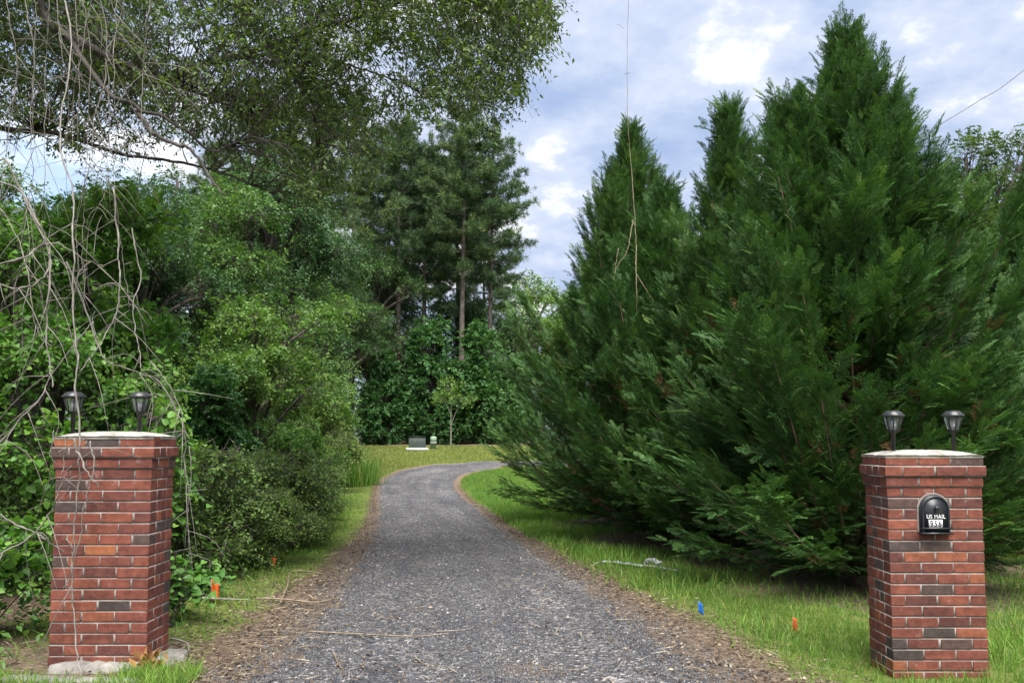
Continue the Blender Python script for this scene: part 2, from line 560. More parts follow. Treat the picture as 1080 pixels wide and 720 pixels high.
gx = np.r_[-smear(10, 300, 40, 2.4)[::-1], np.linspace(-10, 12, 190)[1:-1], smear(12, 300, 40, 2.4)]
gy = np.r_[smear(-6, -60, 14, 2)[::-1], np.linspace(-6, 3, 30)[1:-1], np.linspace(3, 26, 220), np.linspace(26, 60, 90)[1:], smear(60, 400, 30, 2)[1:]]
GX, GY = np.meshgrid(gx, gy)
GZ = h(GX, GY)
dE = np.full(GX.shape, 50.0)
nearm = (GX > -15) & (GX < 20) & (GY < 60)
dE[nearm] = edge_dist(GX[nearm], GY[nearm])
inr = np.zeros(GX.shape, bool)
inr[nearm] = in_poly(GX[nearm], GY[nearm])
lw = np.interp(GY, [0, 5, 9, 14, 22, 30], [.9, .62, .34, .25, .17, .10])
litter = np.clip(1.05 - dE / lw * .62, 0, 1)
litter[inr] = 1
for cx, cy, cr_ in CEDARS:
    d = np.hypot(GX - cx, GY - cy)
    litter = np.maximum(litter, np.clip(1.1 - d / cr_ * .85, 0, .9))
litter = np.maximum(litter, np.clip((-np.interp(GY, [0, 8, 14, 22, 30, 40, 44], [3.6, 3.4, 3.9, 5.0, 6.8, 8.5, 12]) - GX) / .8, 0, 1))
litter = np.maximum(litter, np.clip((GY - 47.5) / 2, 0, 1))
litter = np.maximum(litter, .62 * np.clip((-1.8 - GX) / .5, 0, 1) * np.clip((6.2 - GY) / .8, 0, 1))
ny, nx = GX.shape
ii, jj = np.meshgrid(np.arange(ny - 1), np.arange(nx - 1), indexing='ij')
quads = np.stack([ii * nx + jj, ii * nx + jj + 1, (ii + 1) * nx + jj + 1, (ii + 1) * nx + jj], -1).reshape(-1, 4)
go = mk('ground', np.stack([GX, GY, GZ], -1).reshape(-1, 3), quads, ground_mat(), None, litter.ravel(), True)
tag(go, 'grassy ground with brown leaf litter along the driveway edges', 'ground', kind='structure')

# driveway strip
NA = 21
v = np.linspace(0, 1, NA)
wob = .06 * np.sin(np.arange(NR) * .61)[:, None] + .05 * np.sin(np.arange(NR) * 1.7 + 2)[:, None] + .03 * rng.normal(size=(NR, 1))
wob2 = .06 * np.sin(np.arange(NR) * .53 + 1)[:, None] + .05 * np.sin(np.arange(NR) * 1.9)[:, None] + .03 * rng.normal(size=(NR, 1))
dirn = nrm((RE - LE)[:, :2])
A = LE[:, :2] + dirn * wob
B = RE[:, :2] + dirn * wob2
RXY = A[:, None] * (1 - v)[None, :, None] + B[:, None] * v[None, :, None]
prof = .034 - .075 * np.abs(2 * v - 1) ** 9 + .012 * np.cos((v - .5) * 4 * math.pi) * (np.abs(v - .5) < .45)
RZ = h(RXY[..., 0], RXY[..., 1]) + prof[None]
brown = np.tile(np.clip(np.abs(2 * v - 1) ** 6 * .8 + .26 * np.exp(-((v - .52) / .08) ** 2) + .02, 0, 1), (NR, 1))
for px_, py_, r_, a_ in ((566, 713, .22, .75), (480, 674, .25, .4), (470, 590, .4, .25), (700, 700, .35, .35), (600, 655, .4, .2)):
    q = ground_at(px_, py_)
    brown = np.clip(brown + a_ * np.exp(-((RXY[..., 0] - q[0]) ** 2 + (RXY[..., 1] - q[1]) ** 2) / r_ ** 2), 0, 1)
ii, jj = np.meshgrid(np.arange(NR - 1), np.arange(NA - 1), indexing='ij')
quads = np.stack([ii * NA + jj, ii * NA + jj + 1, (ii + 1) * NA + jj + 1, (ii + 1) * NA + jj], -1).reshape(-1, 4)
ro = mk('driveway', np.concatenate([RXY, RZ[..., None]], -1).reshape(-1, 3), quads, road_mat(), None, brown.ravel(), True)
al = np.r_[0, np.cumsum(np.linalg.norm(np.diff(RXY[:, NA // 2], axis=0), axis=1))]
for nm, dat in (('across', np.tile(v, NR)), ('along', np.repeat(al, NA))):
    at_ = ro.data.attributes.new(nm, 'FLOAT', 'POINT')
    at_.data.foreach_set('value', dat.astype(np.float32))
tag(ro, 'dark grey gravel driveway curving right between the trees', 'driveway', kind='structure')


def road_pt(u, w):
    """u index float along, w across -> xyz"""
    i = np.clip(u.astype(int), 0, NR - 2)
    f = (u - i)[:, None]
    j = np.clip(np.floor(w * (NA - 1)).astype(int), 0, NA - 2)
    g = (w * (NA - 1) - j)[:, None]
    P = np.concatenate([RXY, RZ[..., None]], -1)
    Q = (P[i, j] * (1 - f) + P[i + 1, j] * f) * (1 - g) + (P[i, j + 1] * (1 - f) + P[i + 1, j + 1] * f) * g
    Q[:, 2] = np.maximum(Q[:, 2], h(Q[:, 0], Q[:, 1]))
    return Q


# gravel stones
OCT = (np.array([[1, 0, 0], [0, 1, 0], [-1, 0, 0], [0, -1, 0], [0, 0, .7], [0, 0, -.7]], float) * .5,
       np.array([[0, 1, 4], [1, 2, 4], [2, 3, 4], [3, 0, 4], [1, 0, 5], [2, 1, 5], [3, 2, 5], [0, 3, 5]]))
n = 150000
yy = RXY[:, NA // 2, 1]
us = np.arange(NR)
wt = np.where(yy > 3.6, 1 / np.maximum(yy, 3.6) ** 1.5, 0)
wt *= np.clip((30 - yy) / 14, 0, 1)
wt[np.arange(NR) > np.argmax(yy > 30)] = 0
u = rng.choice(us, n, p=wt / wt.sum()) + rng.random(n)
w = rng.random(n)
w = np.where(rng.random(n) < .12, np.abs(rng.normal(size=n)) * .05 * np.where(w > .5, 1, -1) + (w > .5), w)
P = road_pt(u, w)
trk = np.exp(-((w - .28) / .09) ** 2) + np.exp(-((w - .73) / .09) ** 2)
kp = rng.random(n) > .72 * trk
u, w, P = u[kp], w[kp], P[kp]
n = len(P)
s = rng.gamma(3, .0030, n) * (1 + P[:, 1] * .03)
s = np.clip(s, .005, .045)
P[:, 2] += s * .12
D = nrm(rng.normal(size=(n, 3)) * [1, 1, .35])
Nn = nrm(rng.normal(size=(n, 3)) * .5 + [0, 0, 1])
V, Fs, r = scatter(OCT[0], OCT[1], P, D, Nn, s, wscale=rng.uniform(.6, 1.1, n))
tag(mk('gravel', V, Fs, M['stone'], None, r), 'loose grey gravel stones lying on the driveway', 'gravel', kind='stuff')

# leaf litter: dead leaves and pine straw at the edges and thinly over the road
n = 24000
side = rng.random(n) < .5
E0, E1 = by_len(LW, 2000), by_len(RW, 2000)
k = rng.integers(0, 2000, n * 4)
base = np.where((rng.random(n * 4) < .5)[:, None], E0[k], E1[k])[:, :2]
yk = base[:, 1]
keep = (yk > 3.4) & (yk < 30) & (base[:, 0] < 4) & (rng.random(n * 4) < np.clip((6 / np.maximum(yk, 3.4)) ** .8, 0, 1))
base = base[keep][:n]
yk = base[:, 1]
outw = np.where(base[:, :1] < np.interp(yk, [3, 10, 20, 30], [0, -.6, -2.3, -3.5])[:, None], -1, 1) * np.array([[1, 0]])
base = base + outw * np.interp(yk, [3, 6, 12, 20], [.42, .30, .16, .08])[:, None] + rng.normal(size=base.shape) * (np.interp(yk, [0, 5, 9, 14, 22], [.34, .27, .17, .12, .08])[:, None])
m2 = 4200
kk = rng.choice(us, m2, p=wt / wt.sum()) + rng.random(m2)
b2 = road_pt(kk, rng.random(m2))[:, :2]
b3 = np.concatenate([np.stack([cx + rng.normal(size=900) * cr_ * .5, cy + rng.normal(size=900) * cr_ * .5], 1) for cx, cy, cr_ in CEDARS])
b4 = np.stack([rng.uniform(-4.5, -1.6, 5000), rng.uniform(4, 9, 5000)], 1)
base = np.vstack([base, b2, b3, b4])
inrd = in_poly(base[:, 0], base[:, 1])
z = h(base[:, 0], base[:, 1]) + np.where(inrd, .036, .008) + rng.random(len(base)) * .012
P = np.c_[base, z]
straw = rng.random(len(P)) < np.where(inrd & (np.arange(len(P)) > len(yk)), .75, .55)
D = nrm(np.c_[rng.normal(size=(len(P), 2)), rng.normal(size=len(P)) * .1])
Nn = nrm(rng.normal(size=(len(P), 3)) * [.3, .3, .1] + [0, 0, 1])
mb = MB()
V, Fs, r = scatter(LEAF[0], LEAF[1], P[~straw], D[~straw], Nn[~straw], rng.uniform(.016, .045, (~straw).sum()), rng.random((~straw).sum()) ** 1.6, rng.uniform(.7, 1.3, (~straw).sum()))
mb.add(V, Fs, r)
V, Fs, r = scatter(KITE[0], KITE[1], P[straw], D[straw], Nn[straw], rng.uniform(.05, .16, straw.sum()), rng.random(straw.sum()), rng.uniform(.03, .06, straw.sum()))
mb.add(V, Fs, r)
tag(mb.build('leaf_litter', M['litter']), 'brown dead leaves and pine straw scattered along the driveway edges', 'leaf litter', kind='stuff')


# ------------------------------------------------------------------ grass
def blades(name, pts, hgt, wid, mat, label, lean=.35):
    n = len(pts)
    P = np.c_[pts, h(pts[:, 0], pts[:, 1]) - .01]
    D = nrm(np.c_[rng.normal(size=(n, 2)) * lean, np.ones(n)])
    Nn = nrm(rng.normal(size=(n, 3)) * [1, 1, .1])
    hh = hgt * rng.uniform(.45, 1.25, n)
    V, Fs, r = scatter(BLADE[0], BLADE[1], P, D, Nn, hh, None, wid / hh)
    return tag(mk(name, V, Fs, mat, None, r), label, 'grass', kind='stuff')


def pts_in(x0, x1, y0, y1, n, dens=None):
    p = np.stack([rng.uniform(x0, x1, n), rng.uniform(y0, y1, n)], 1)
    return p


def clump(p, s=1.3):
    q = p * s
    return .5 + .25 * np.sin(q[:, 0] * 2.1 + 1.3 * np.sin(q[:, 1] * 1.7)) + .25 * np.sin(q[:, 1] * 2.7 + 1.1 * np.sin(q[:, 0] * 2.3 + 1))


# right verge near the mailbox pillar
p = pts_in(.5, 8.5, 3.2, 11.5, 150000)
d = edge_dist(p[:, 0], p[:, 1])
ok = ~in_poly(p[:, 0], p[:, 1])
dens = np.clip((d - .28) / .55, 0, 1) * np.interp(p[:, 1], [3, 7, 11.5], [1, .6, .4])
for cx, cy, cr_ in CEDARS:
    dens *= np.clip(np.hypot(p[:, 0] - cx, p[:, 1] - cy) / cr_ * 1.3 - .3, .05, 1)
ok &= rng.random(len(p)) < dens * (.35 + .65 * clump(p))
ok &= ~((np.abs(p[:, 0] - 2.78) < .32) & (np.abs(p[:, 1] - 5.22) < .18))
pv = p[ok]
hgt = .075 + .085 * clump(pv, .9) * np.clip(edge_dist(pv[:, 0], pv[:, 1]) / .8, .3, 1)
blades('verge_grass', pv, hgt, .006, M['grass'], 'long green grass round the mailbox pillar on the right')
# strip between the road and the far cedars
p = pts_in(-2.5, 3.5, 8, 36, 260000)
d = edge_dist(p[:, 0], p[:, 1])
ok = ~in_poly(p[:, 0], p[:, 1])
xr = np.interp(p[:, 1], RE[:420, 1][np.argsort(RE[:420, 1])], RE[:420, 0][np.argsort(RE[:420, 1])])
ok &= p[:, 0] > xr - .2
dens = np.clip((d - .12) / .4, 0, 1) * np.interp(p[:, 1], [8, 12, 17, 36], [.25, .3, .9, .8])
for cx, cy, cr_ in CEDARS:
    dens *= np.clip((np.hypot(p[:, 0] - cx, p[:, 1] - cy) / cr_ - .55) * 1.6, .02, 1)
ok &= rng.random(len(p)) < dens
ps = p[ok]
blades('roadside_grass', ps, .10 + .10 * clump(ps, .7), .010, M['grass'], 'bright green grass strip between the driveway and the cedars')
# right hand lawn
p = pts_in(5.2, 26, 6, 40, 130000)
blades('lawn_grass', p, .07, .012, M['grass'], 'sunny green lawn to the right behind the mailbox pillar')
# left verge
p = pts_in(-5.2, -1.2, 3.4, 30, 110000)
d = edge_dist(p[:, 0], p[:, 1])
xl = np.interp(p[:, 1], LE[:420, 1][np.argsort(LE[:420, 1])], LE[:420, 0][np.argsort(LE[:420, 1])])
ok = (p[:, 0] < xl) & (d > .3) & (d < 1.9)
dens = np.clip((d - .3) / .5, 0, 1) * np.clip(1.5 - np.abs(d - 1.0), 0, 1) * np.interp(p[:, 1], [3, 6, 9, 14, 30], [.22, .3, .4, .8, 1]) * (.1 + .9 * clump(p, 1.1))
ok &= rng.random(len(p)) < dens
ok &= ~((np.abs(p[:, 0] + 2.6) < .55) & (np.abs(p[:, 1] - 5.13) < .4))
pl = p[ok]
blades('left_verge_grass', pl, .06 + .10 * clump(pl, .8), .008, M['grass'], 'patchy grass and weeds on the left driveway verge', .5)
p = pts_in(-4.2, -1.85, 3.9, 5.2, 13000)
ok = (clump(p, 2.2) > .45) & ~((np.abs(p[:, 0] + 2.567) < .31) & (np.abs(p[:, 1] - 5.13) < .17))
blades('pillar_foot_grass', p[ok], .07 + .09 * clump(p[ok], 1.7), .005, M['grass'], 'grass tufts at the foot of the vine-draped pillar', .5)
# far lawn beyond the bend
p = pts_in(-14, 14, 29, 49, 160000)
ok = ~in_poly(p[:, 0], p[:, 1]) & (edge_dist(p[:, 0], p[:, 1]) > .15)
ok &= p[:, 0] > -np.interp(p[:, 1], [28, 40, 49], [6.6, 9, 13])
blades('far_lawn_grass', p[ok], .09, .03, M['lawn'], 'yellow-green mown grass beyond the bend of the driveway', .6)

# ------------------------------------------------------------------ brick pillars
CH = .0677


def pillar(name, label, x0, y0, z0, courses, seed):
    g = np.random.default_rng(seed)
    W, Dp = .604, .325
    root = thing(name, label, 'pillar', (x0, y0, z0))
    bm = bmesh.new()
    lay = bm.verts.layers.float.new('rnd')

    def brick(xa, xb, ya, yb, za, zb):
        j = np.clip(g.normal(size=6) * .0018, -.0026, .0026)
        res = bmesh.ops.create_cube(bm, size=1)
        val = g.random() * .12 if g.random() < .12 else .17 + .83 * np.clip(g.normal(.42, .27), 0, 1)
        for vv in res['verts']:
            vv.co = Vector(((xa + xb) / 2 + vv.co.x * (xb - xa) + j[0], (ya + yb) / 2 + vv.co.y * (yb - ya) + j[1],
                            (za + zb) / 2 + vv.co.z * (zb - za) + j[2] * .6))
            vv[lay] = val

    mort = MB()
    for c in range(courses):
        e = {courses - 1: .010, courses - 2: .022, courses - 3: .009}.get(c, 0)
        za, zb = c * CH, c * CH + .0575
        hx, hy = W / 2 + e, Dp / 2 + e
        mort.add(*box((0, 0, c * CH + .029 - .005 * 0), (2 * hx - .009, 2 * hy - .009, CH + (.0005 if c % 2 else 0))), .5)
        L = 2 * hx
        jt = .0105
        if c % 2 == 0:
            cuts = [0, .2035, .407, L + jt] if e == 0 else [0, .2035, .407, .6105, L + jt]
            if e and L - .6105 < .03:
                cuts = [0, .2035 + e * .6, .407 + e * 1.2, L + jt]
        else:
            cuts = [0, .0985 + e, .302 + e, .5055 + e, L + jt]
        sh = g.normal() * .003
        for yf in (-1, 1):
            for a, b in zip(cuts[:-1], cuts[1:]):
                xa, xb = -hx + a + (sh if a > 0 else 0), -hx + b - jt + (sh if b < L else 0)
                y1, y2 = (-hy, -hy + .092) if yf < 0 else (hy - .092, hy)
                brick(xa, xb, y1, y2, za, zb)
        ya, yb = -hy + .1025, hy - .1025
        for xs in (-1, 1):
            x1, x2 = (-hx, -hx + .092) if xs < 0 else (hx - .092, hx)
            if c % 2:
                mid = (ya + yb) / 2
                brick(x1, x2, ya, mid - .005, za, zb)
                brick(x1, x2, mid + .005, yb, za, zb)
            else:
                brick(x1, x2, ya, yb, za, zb)
    me = bpy.data.meshes.new('brickwork')
    bm.to_mesh(me)
    bm.free()
    me.materials.append(M['brick'])
    o = bpy.data.objects.new('brickwork', me)
    COL.objects.link(o)
    o.parent = root
    bv = o.modifiers.new('edge_wear', 'BEVEL')
    bv.width = .0035
    bv.segments = 2
    mo = mort.build('mortar', M['mortar'], root)
    # domed mortar cap
    H = courses * CH - .009
    nn = 26
    a = np.linspace(-1, 1, nn)
    U, Vv = np.meshgrid(a, a)
    hx, hy = W / 2 + .012, Dp / 2 + .012
    zz = H + .004 + .032 * (1 - np.abs(U) ** 3.0) ** .8 * (1 - np.abs(Vv) ** 3.0) ** .8 + g.normal(size=U.shape) * .0012
    Vt = np.stack([U * hx, Vv * hy, zz], -1).reshape(-1, 3)
    i, j = np.meshgrid(np.arange(nn - 1), np.arange(nn - 1), indexing='ij')
    q = np.stack([i * nn + j, i * nn + j + 1, (i + 1) * nn + j + 1, (i + 1) * nn + j], -1).reshape(-1, 4)
    ring = np.r_[np.arange(nn), np.arange(1, nn) * nn + nn - 1, nn * (nn - 1) + np.arange(nn - 2, -1, -1), np.arange(nn - 2, 0, -1) * nn]
    low = Vt[ring].copy()
    low[:, 2] = H - .012
    b0 = nn * nn
    m_ = len(ring)
    q2 = np.array([[ring[t], b0 + t, b0 + (t + 1) % m_, ring[(t + 1) % m_]] for t in range(m_)])
    mk('cap', np.vstack([Vt, low]), [np.vstack([q, q2[:, ::-1]])], M['cap'], root, None, True)
    return root, H


LPX0, LPY0 = -2.567, 4.97 + .1625
LZ = float(h(LPX0, LPY0)) - .0
RPX0, RPY0 = 2.70, 5.06 + .1625
RZ0 = -.075
lp, LH = pillar('brick_pillar', 'red brick gate pillar without a mailbox, draped with bare grey vines', LPX0, LPY0, .045, 21, 3)
rp, RH = pillar('brick_pillar', 'red brick gate pillar with a black arched mailbox set in its face', RPX0, RPY0, RZ0, 21, 8)
# mortar footing of the left pillar
g = np.random.default_rng(5)
mb = MB()
nn = 40
a = np.arange(nn) / nn * 2 * math.pi
rad = np.array([1, .93, .75, .0])
hts = np.array([-.08, .018, .03, .032])
rows = []
for rr, hh in zip(rad, hts):
    k_ = 1 / np.maximum(np.abs(np.cos(a)) / .37, np.abs(np.sin(a)) / .235)
    k_ = k_ * (1 + .07 * np.sin(3 * a + 1) + .05 * np.sin(7 * a)) * rr
    rows.append(np.stack([k_ * np.cos(a) + .06, k_ * np.sin(a) - .01, hh + g.normal(size=nn) * .006], 1))
V = np.concatenate(rows)
q = np.array([[i * nn + j, i * nn + (j + 1) % nn, (i + 1) * nn + (j + 1) % nn, (i + 1) * nn + j] for i in range(3) for j in range(nn)])
mk('footing', V, q, M['concrete'], lp, None, True)


# ------------------------------------------------------------------ solar lamps
def lamp(loc, label, rz=0, tilt=0):
    root = thing('solar_lamp', label, 'lamp', loc, rz, 'solar lamps on the gate pillars')
    root.rotation_euler = (tilt, tilt * .6, rz)
    mb = MB()
    mb.add(*lathe([(.0135, -.03), (.0135, .105), (.019, .107), (.019, .122), (.035, .126), (.035, .134)], 14))
    mb.build('post', M['black_plastic'], root)
    mb = MB()
    mb.add(*lathe([(.036, .134), (.058, .222)], 24, caps=False))
    mb.build('lamp_shade', M['clear'], root)
    mb = MB()
    mb.add(*lathe([(.012, .134), (.012, .15), (.017, .152), (.017, .19), (.012, .195)], 10))
    mb.build('bulb_holder', M['sheet'], root)
    mb = MB()
    for k in range(8):
        a = k * math.pi / 4 + .3
        mb.add(*tube([[.0375 * math.cos(a), .0375 * math.sin(a), .132], [.060 * math.cos(a), .060 * math.sin(a), .224]], .0042, 5))
    mb.build('cage', M['black_plastic'], root)
    mb = MB()
    mb.add(*lathe([(.062, .218), (.074, .222), (.075, .229), (.046, .252), (.043, .256)], 8, rot=.39))
    mb.build('lamp_lid', M['solar'], root)
    mb = MB()
    mb.add(*lathe([(.034, .2562), (.032, .259)], 4, rot=.78))
    mb.build('solar_panel', M['digit'], root)
    return root


def lz(px, py, Y, pill_z, H):
    q = at(px, py, Y)
    return (q[0], Y, pill_z + H + .036)


lamp(lz(77, 449, LPY0 - .02, .045, LH), 'black solar lamp on the vine-draped pillar, left one with a vine across it', .2)
lamp(lz(147, 449, LPY0, .045, LH), 'black solar lamp on the vine-draped pillar, nearest the driveway', .5)
lamp(lz(942, 472, RPY0 - .02, RZ0, RH), 'black solar lamp on the mailbox pillar, nearer the driveway, left of the mailbox', .1, .02)
lamp(lz(1006, 472, RPY0, RZ0, RH), 'black solar lamp on the mailbox pillar, standing right of the mailbox', .35)

# ------------------------------------------------------------------ mailbox
yf = RPY0 - .1625
mc = at(985, 560, yf)
zc = mc[2] - .004
mroot = thing('mailbox', 'black arched mailbox with house number set into the red brick pillar', 'mailbox', (mc[0], yf, zc))


def arch_prism(w, hgt, y0, y1, inset=0, n=20):
    r = w / 2
    a = np.linspace(0, math.pi, n)
    o = np.vstack([[r, 0], np.stack([r * np.cos(a), hgt - r + r * np.sin(a)], 1), [-r, 0]])
    k = len(o)
    V = np.vstack([np.c_[o[:, 0], np.full(k, y0), o[:, 1]], np.c_[o[:, 0], np.full(k, y1), o[:, 1]]])
    q = [[i, (i + 1) % k, k + (i + 1) % k, k + i] for i in range(k)]
    return V, [np.array(q), np.array([list(range(k))[::-1], list(range(k, 2 * k))])]


def arch_ring(w, hgt, t, y0, y1, n=20):
    def o(w, hgt):
        r = w / 2
        a = np.linspace(0, math.pi, n)
        return np.vstack([[r, 0], np.stack([r * np.cos(a), hgt - r + r * np.sin(a)], 1), [-r, 0]])
    A, B = o(w, hgt), o(w - 2 * t, hgt - t)
    k = len(A)
    V = np.vstack([np.c_[P[:, 0], np.full(k, y), P[:, 1]] for P, y in ((A, y0), (B, y0), (A, y1), (B, y1))])
    q = []
    for i in range(k - 1):
        q += [[i, i + 1, k + i + 1, k + i], [i, 2 * k + i, 2 * k + i + 1, i + 1], [k + i, k + i + 1, 3 * k + i + 1, 3 * k + i], [2 * k + i, 3 * k + i, 3 * k + i + 1, 2 * k + i + 1]]
    return V, [np.array(q)]


mb = MB()
mb.add(*arch_ring(.222, .262, .012, -.004, .004))
o = mb.build('mortar_surround', M['mortar'], mroot)
mb = MB()
mb.add(*arch_prism(.200, .250, -.022, .05))
o = mb.build('mailbox_body', M['mail_black'], mroot)
mb = MB()
V, Fs = arch_prism(.186, .238, -.029, -.0225)
V[:, 2] += .006
mb.add(V, Fs)
V, Fs = arch_ring(.186, .244, .012, -.033, -.0295)
mb.add(V, Fs)
door = mb.build('door', M['mail_black'], mroot)
mb = MB()
mb.add(*box((0, -.033, .028), (.205, .026, .010)))
mb.add(*box((0, -.027, -.006), (.212, .034, .012)))
mb.build('ledge', M['mail_black'], mroot)
mb = MB()
V, Fs = lathe([(.008, 0), (.008, .012), (.016, .014), (.018, .020), (.015, .027), (.006, .030)], 14)
V = np.stack([V[:, 0], -.029 - V[:, 2], V[:, 1] + .163], 1)
mb.add(V, Fs)
mb.build('knob', M['mail_black'], mroot, True)
mb = MB()
mb.add(*box((-.003, -.0302, .058), (.092, .0024, .054)))
plate = mb.build('number_plate', M['white_paint'], mroot)


def text_mesh(name, body, size, loc, mat, parent, bold=0.0, xs=1.0):
    cu = bpy.data.curves.new(name, 'FONT')
    cu.body = body
    cu.size = size
    cu.align_x = 'CENTER'
    cu.align_y = 'CENTER'
    cu.extrude = .0006
    cu.space_character = 1.12
    cu.offset = bold
    o = bpy.data.objects.new(name, cu)
    COL.objects.link(o)
    bpy.context.view_layer.update()
    me = bpy.data.meshes.new_from_object(o.evaluated_get(bpy.context.evaluated_depsgraph_get()))
    bpy.data.objects.remove(o)
    me.materials.clear()
    me.materials.append(mat)
    t = bpy.data.objects.new(name, me)
    COL.objects.link(t)
    t.parent = parent
    t.location = loc
    t.rotation_euler = (math.pi / 2, 0, 0)
    t.scale = (xs, 1, 1)
    return t


text_mesh('lettering', 'US MAIL', .037, (0, -.0302, .105), M['white_paint'], mroot, .0003, .86)
for k, ch in enumerate('956'):
    text_mesh('digit', ch, .060, (-.031 + k * .028, -.0320, .058), M['digit'], mroot, .0010, .72)



mroot.scale = (.94, 1, .94)

# ------------------------------------------------------------------ marker flags
def flag(px, py, hgt, mat, label, s=1.0, rz=0.0):
    q = ground_at(px, py)
    root = thing('marker_flag', label, 'flag', q, rz, 'survey marker flags in the verges')
    mb = MB()
    mb.add(*tube([[0, 0, -.05], [0.003, 0, hgt * .5], [.0, .004, hgt]], .0016 * s, 5))
    mb.build('stake', M['wire_metal'], root)
    a = np.linspace(0, 1, 7)
    b = np.linspace(0, 1, 6)
    A_, B_ = np.meshgrid(a, b)
    X_ = A_ * .045 * s
    Z_ = hgt - (1 - B_) * .10 * s - A_ * .035 * s
    Y_ = .014 * s * np.sin(A_ * 5 + B_ * 2)
    V1 = np.stack([X_, Y_, Z_], -1).reshape(-1, 3)
    q_ = np.array([[i * 7 + j, i * 7 + j + 1, (i + 1) * 7 + j + 1, (i + 1) * 7 + j] for i in range(5) for j in range(6)])
    o = mk('flag_sheet', V1, q_, mat, root, np.full(len(V1), .5), True)
    so = o.modifiers.new('t', 'SOLIDIFY')
    so.thickness = .0012
    return root


flag(222, 636, .205, M['orange'], 'orange marker flag near the foot of the vine-draped pillar', 1.5, .3)
flag(286, 600, .17, M['orange'], 'small orange marker flag among the shrubs on the left verge, further back', 1.2, -.3)
flag(838, 670, .14, M['orange'], 'orange marker flag in the long grass left of the mailbox pillar', .9, .9)
flag(737, 655, .16, M['blue'], 'blue marker flag at the driveway edge below the cedars', .85, .2)

# ------------------------------------------------------------------ cedars
def spray_template(seed):
    g = np.random.default_rng(seed)
    Vs, n = [], 0
    mb = MB()

    def kite(p, d, l, w):
        d = d / np.linalg.norm(d)
        nv = np.array([-d[1], d[0], 0])
        zc = lambda q: np.array([0, 0, -.22 * (q[0] ** 2 + q[1] ** 2) * .9])
        pts = [p, p + d * l * .45 + nv * w, p + d * l, p + d * l * .45 - nv * w]
        mb.add(np.array([q + zc(q) + np.array([0, 0, g.normal() * .012]) for q in pts]), np.array([[0, 1, 2, 3]]))

    kite(np.zeros(3), np.array([0, 1, 0.]), 1.0, .02)
    for i in range(6):
        y = .08 + .142 * i
        for sgn in (-1, 1):
            L = (.50 * (1 - y) ** .9 + .10) * g.uniform(.65, 1.25)
            an = R(g.uniform(26, 42)) * sgn
            d = np.array([math.sin(an), math.cos(an), 0])
            p = np.array([0, y, 0.])
            kite(p, d, L, .022)
            for f in (.42,):
                if L > .16:
                    for s2 in (-1, 1):
                        a2 = an + s2 * R(g.uniform(24, 38))
                        kite(p + d * L * f, np.array([math.sin(a2), math.cos(a2), 0]), L * (.50 - .28 * f) * g.uniform(.8, 1.4) + .03, .021)
    return np.concatenate(mb.V), np.concatenate(mb.F[4])


SPRAYS = [spray_template(s) for s in (1, 2, 3)]


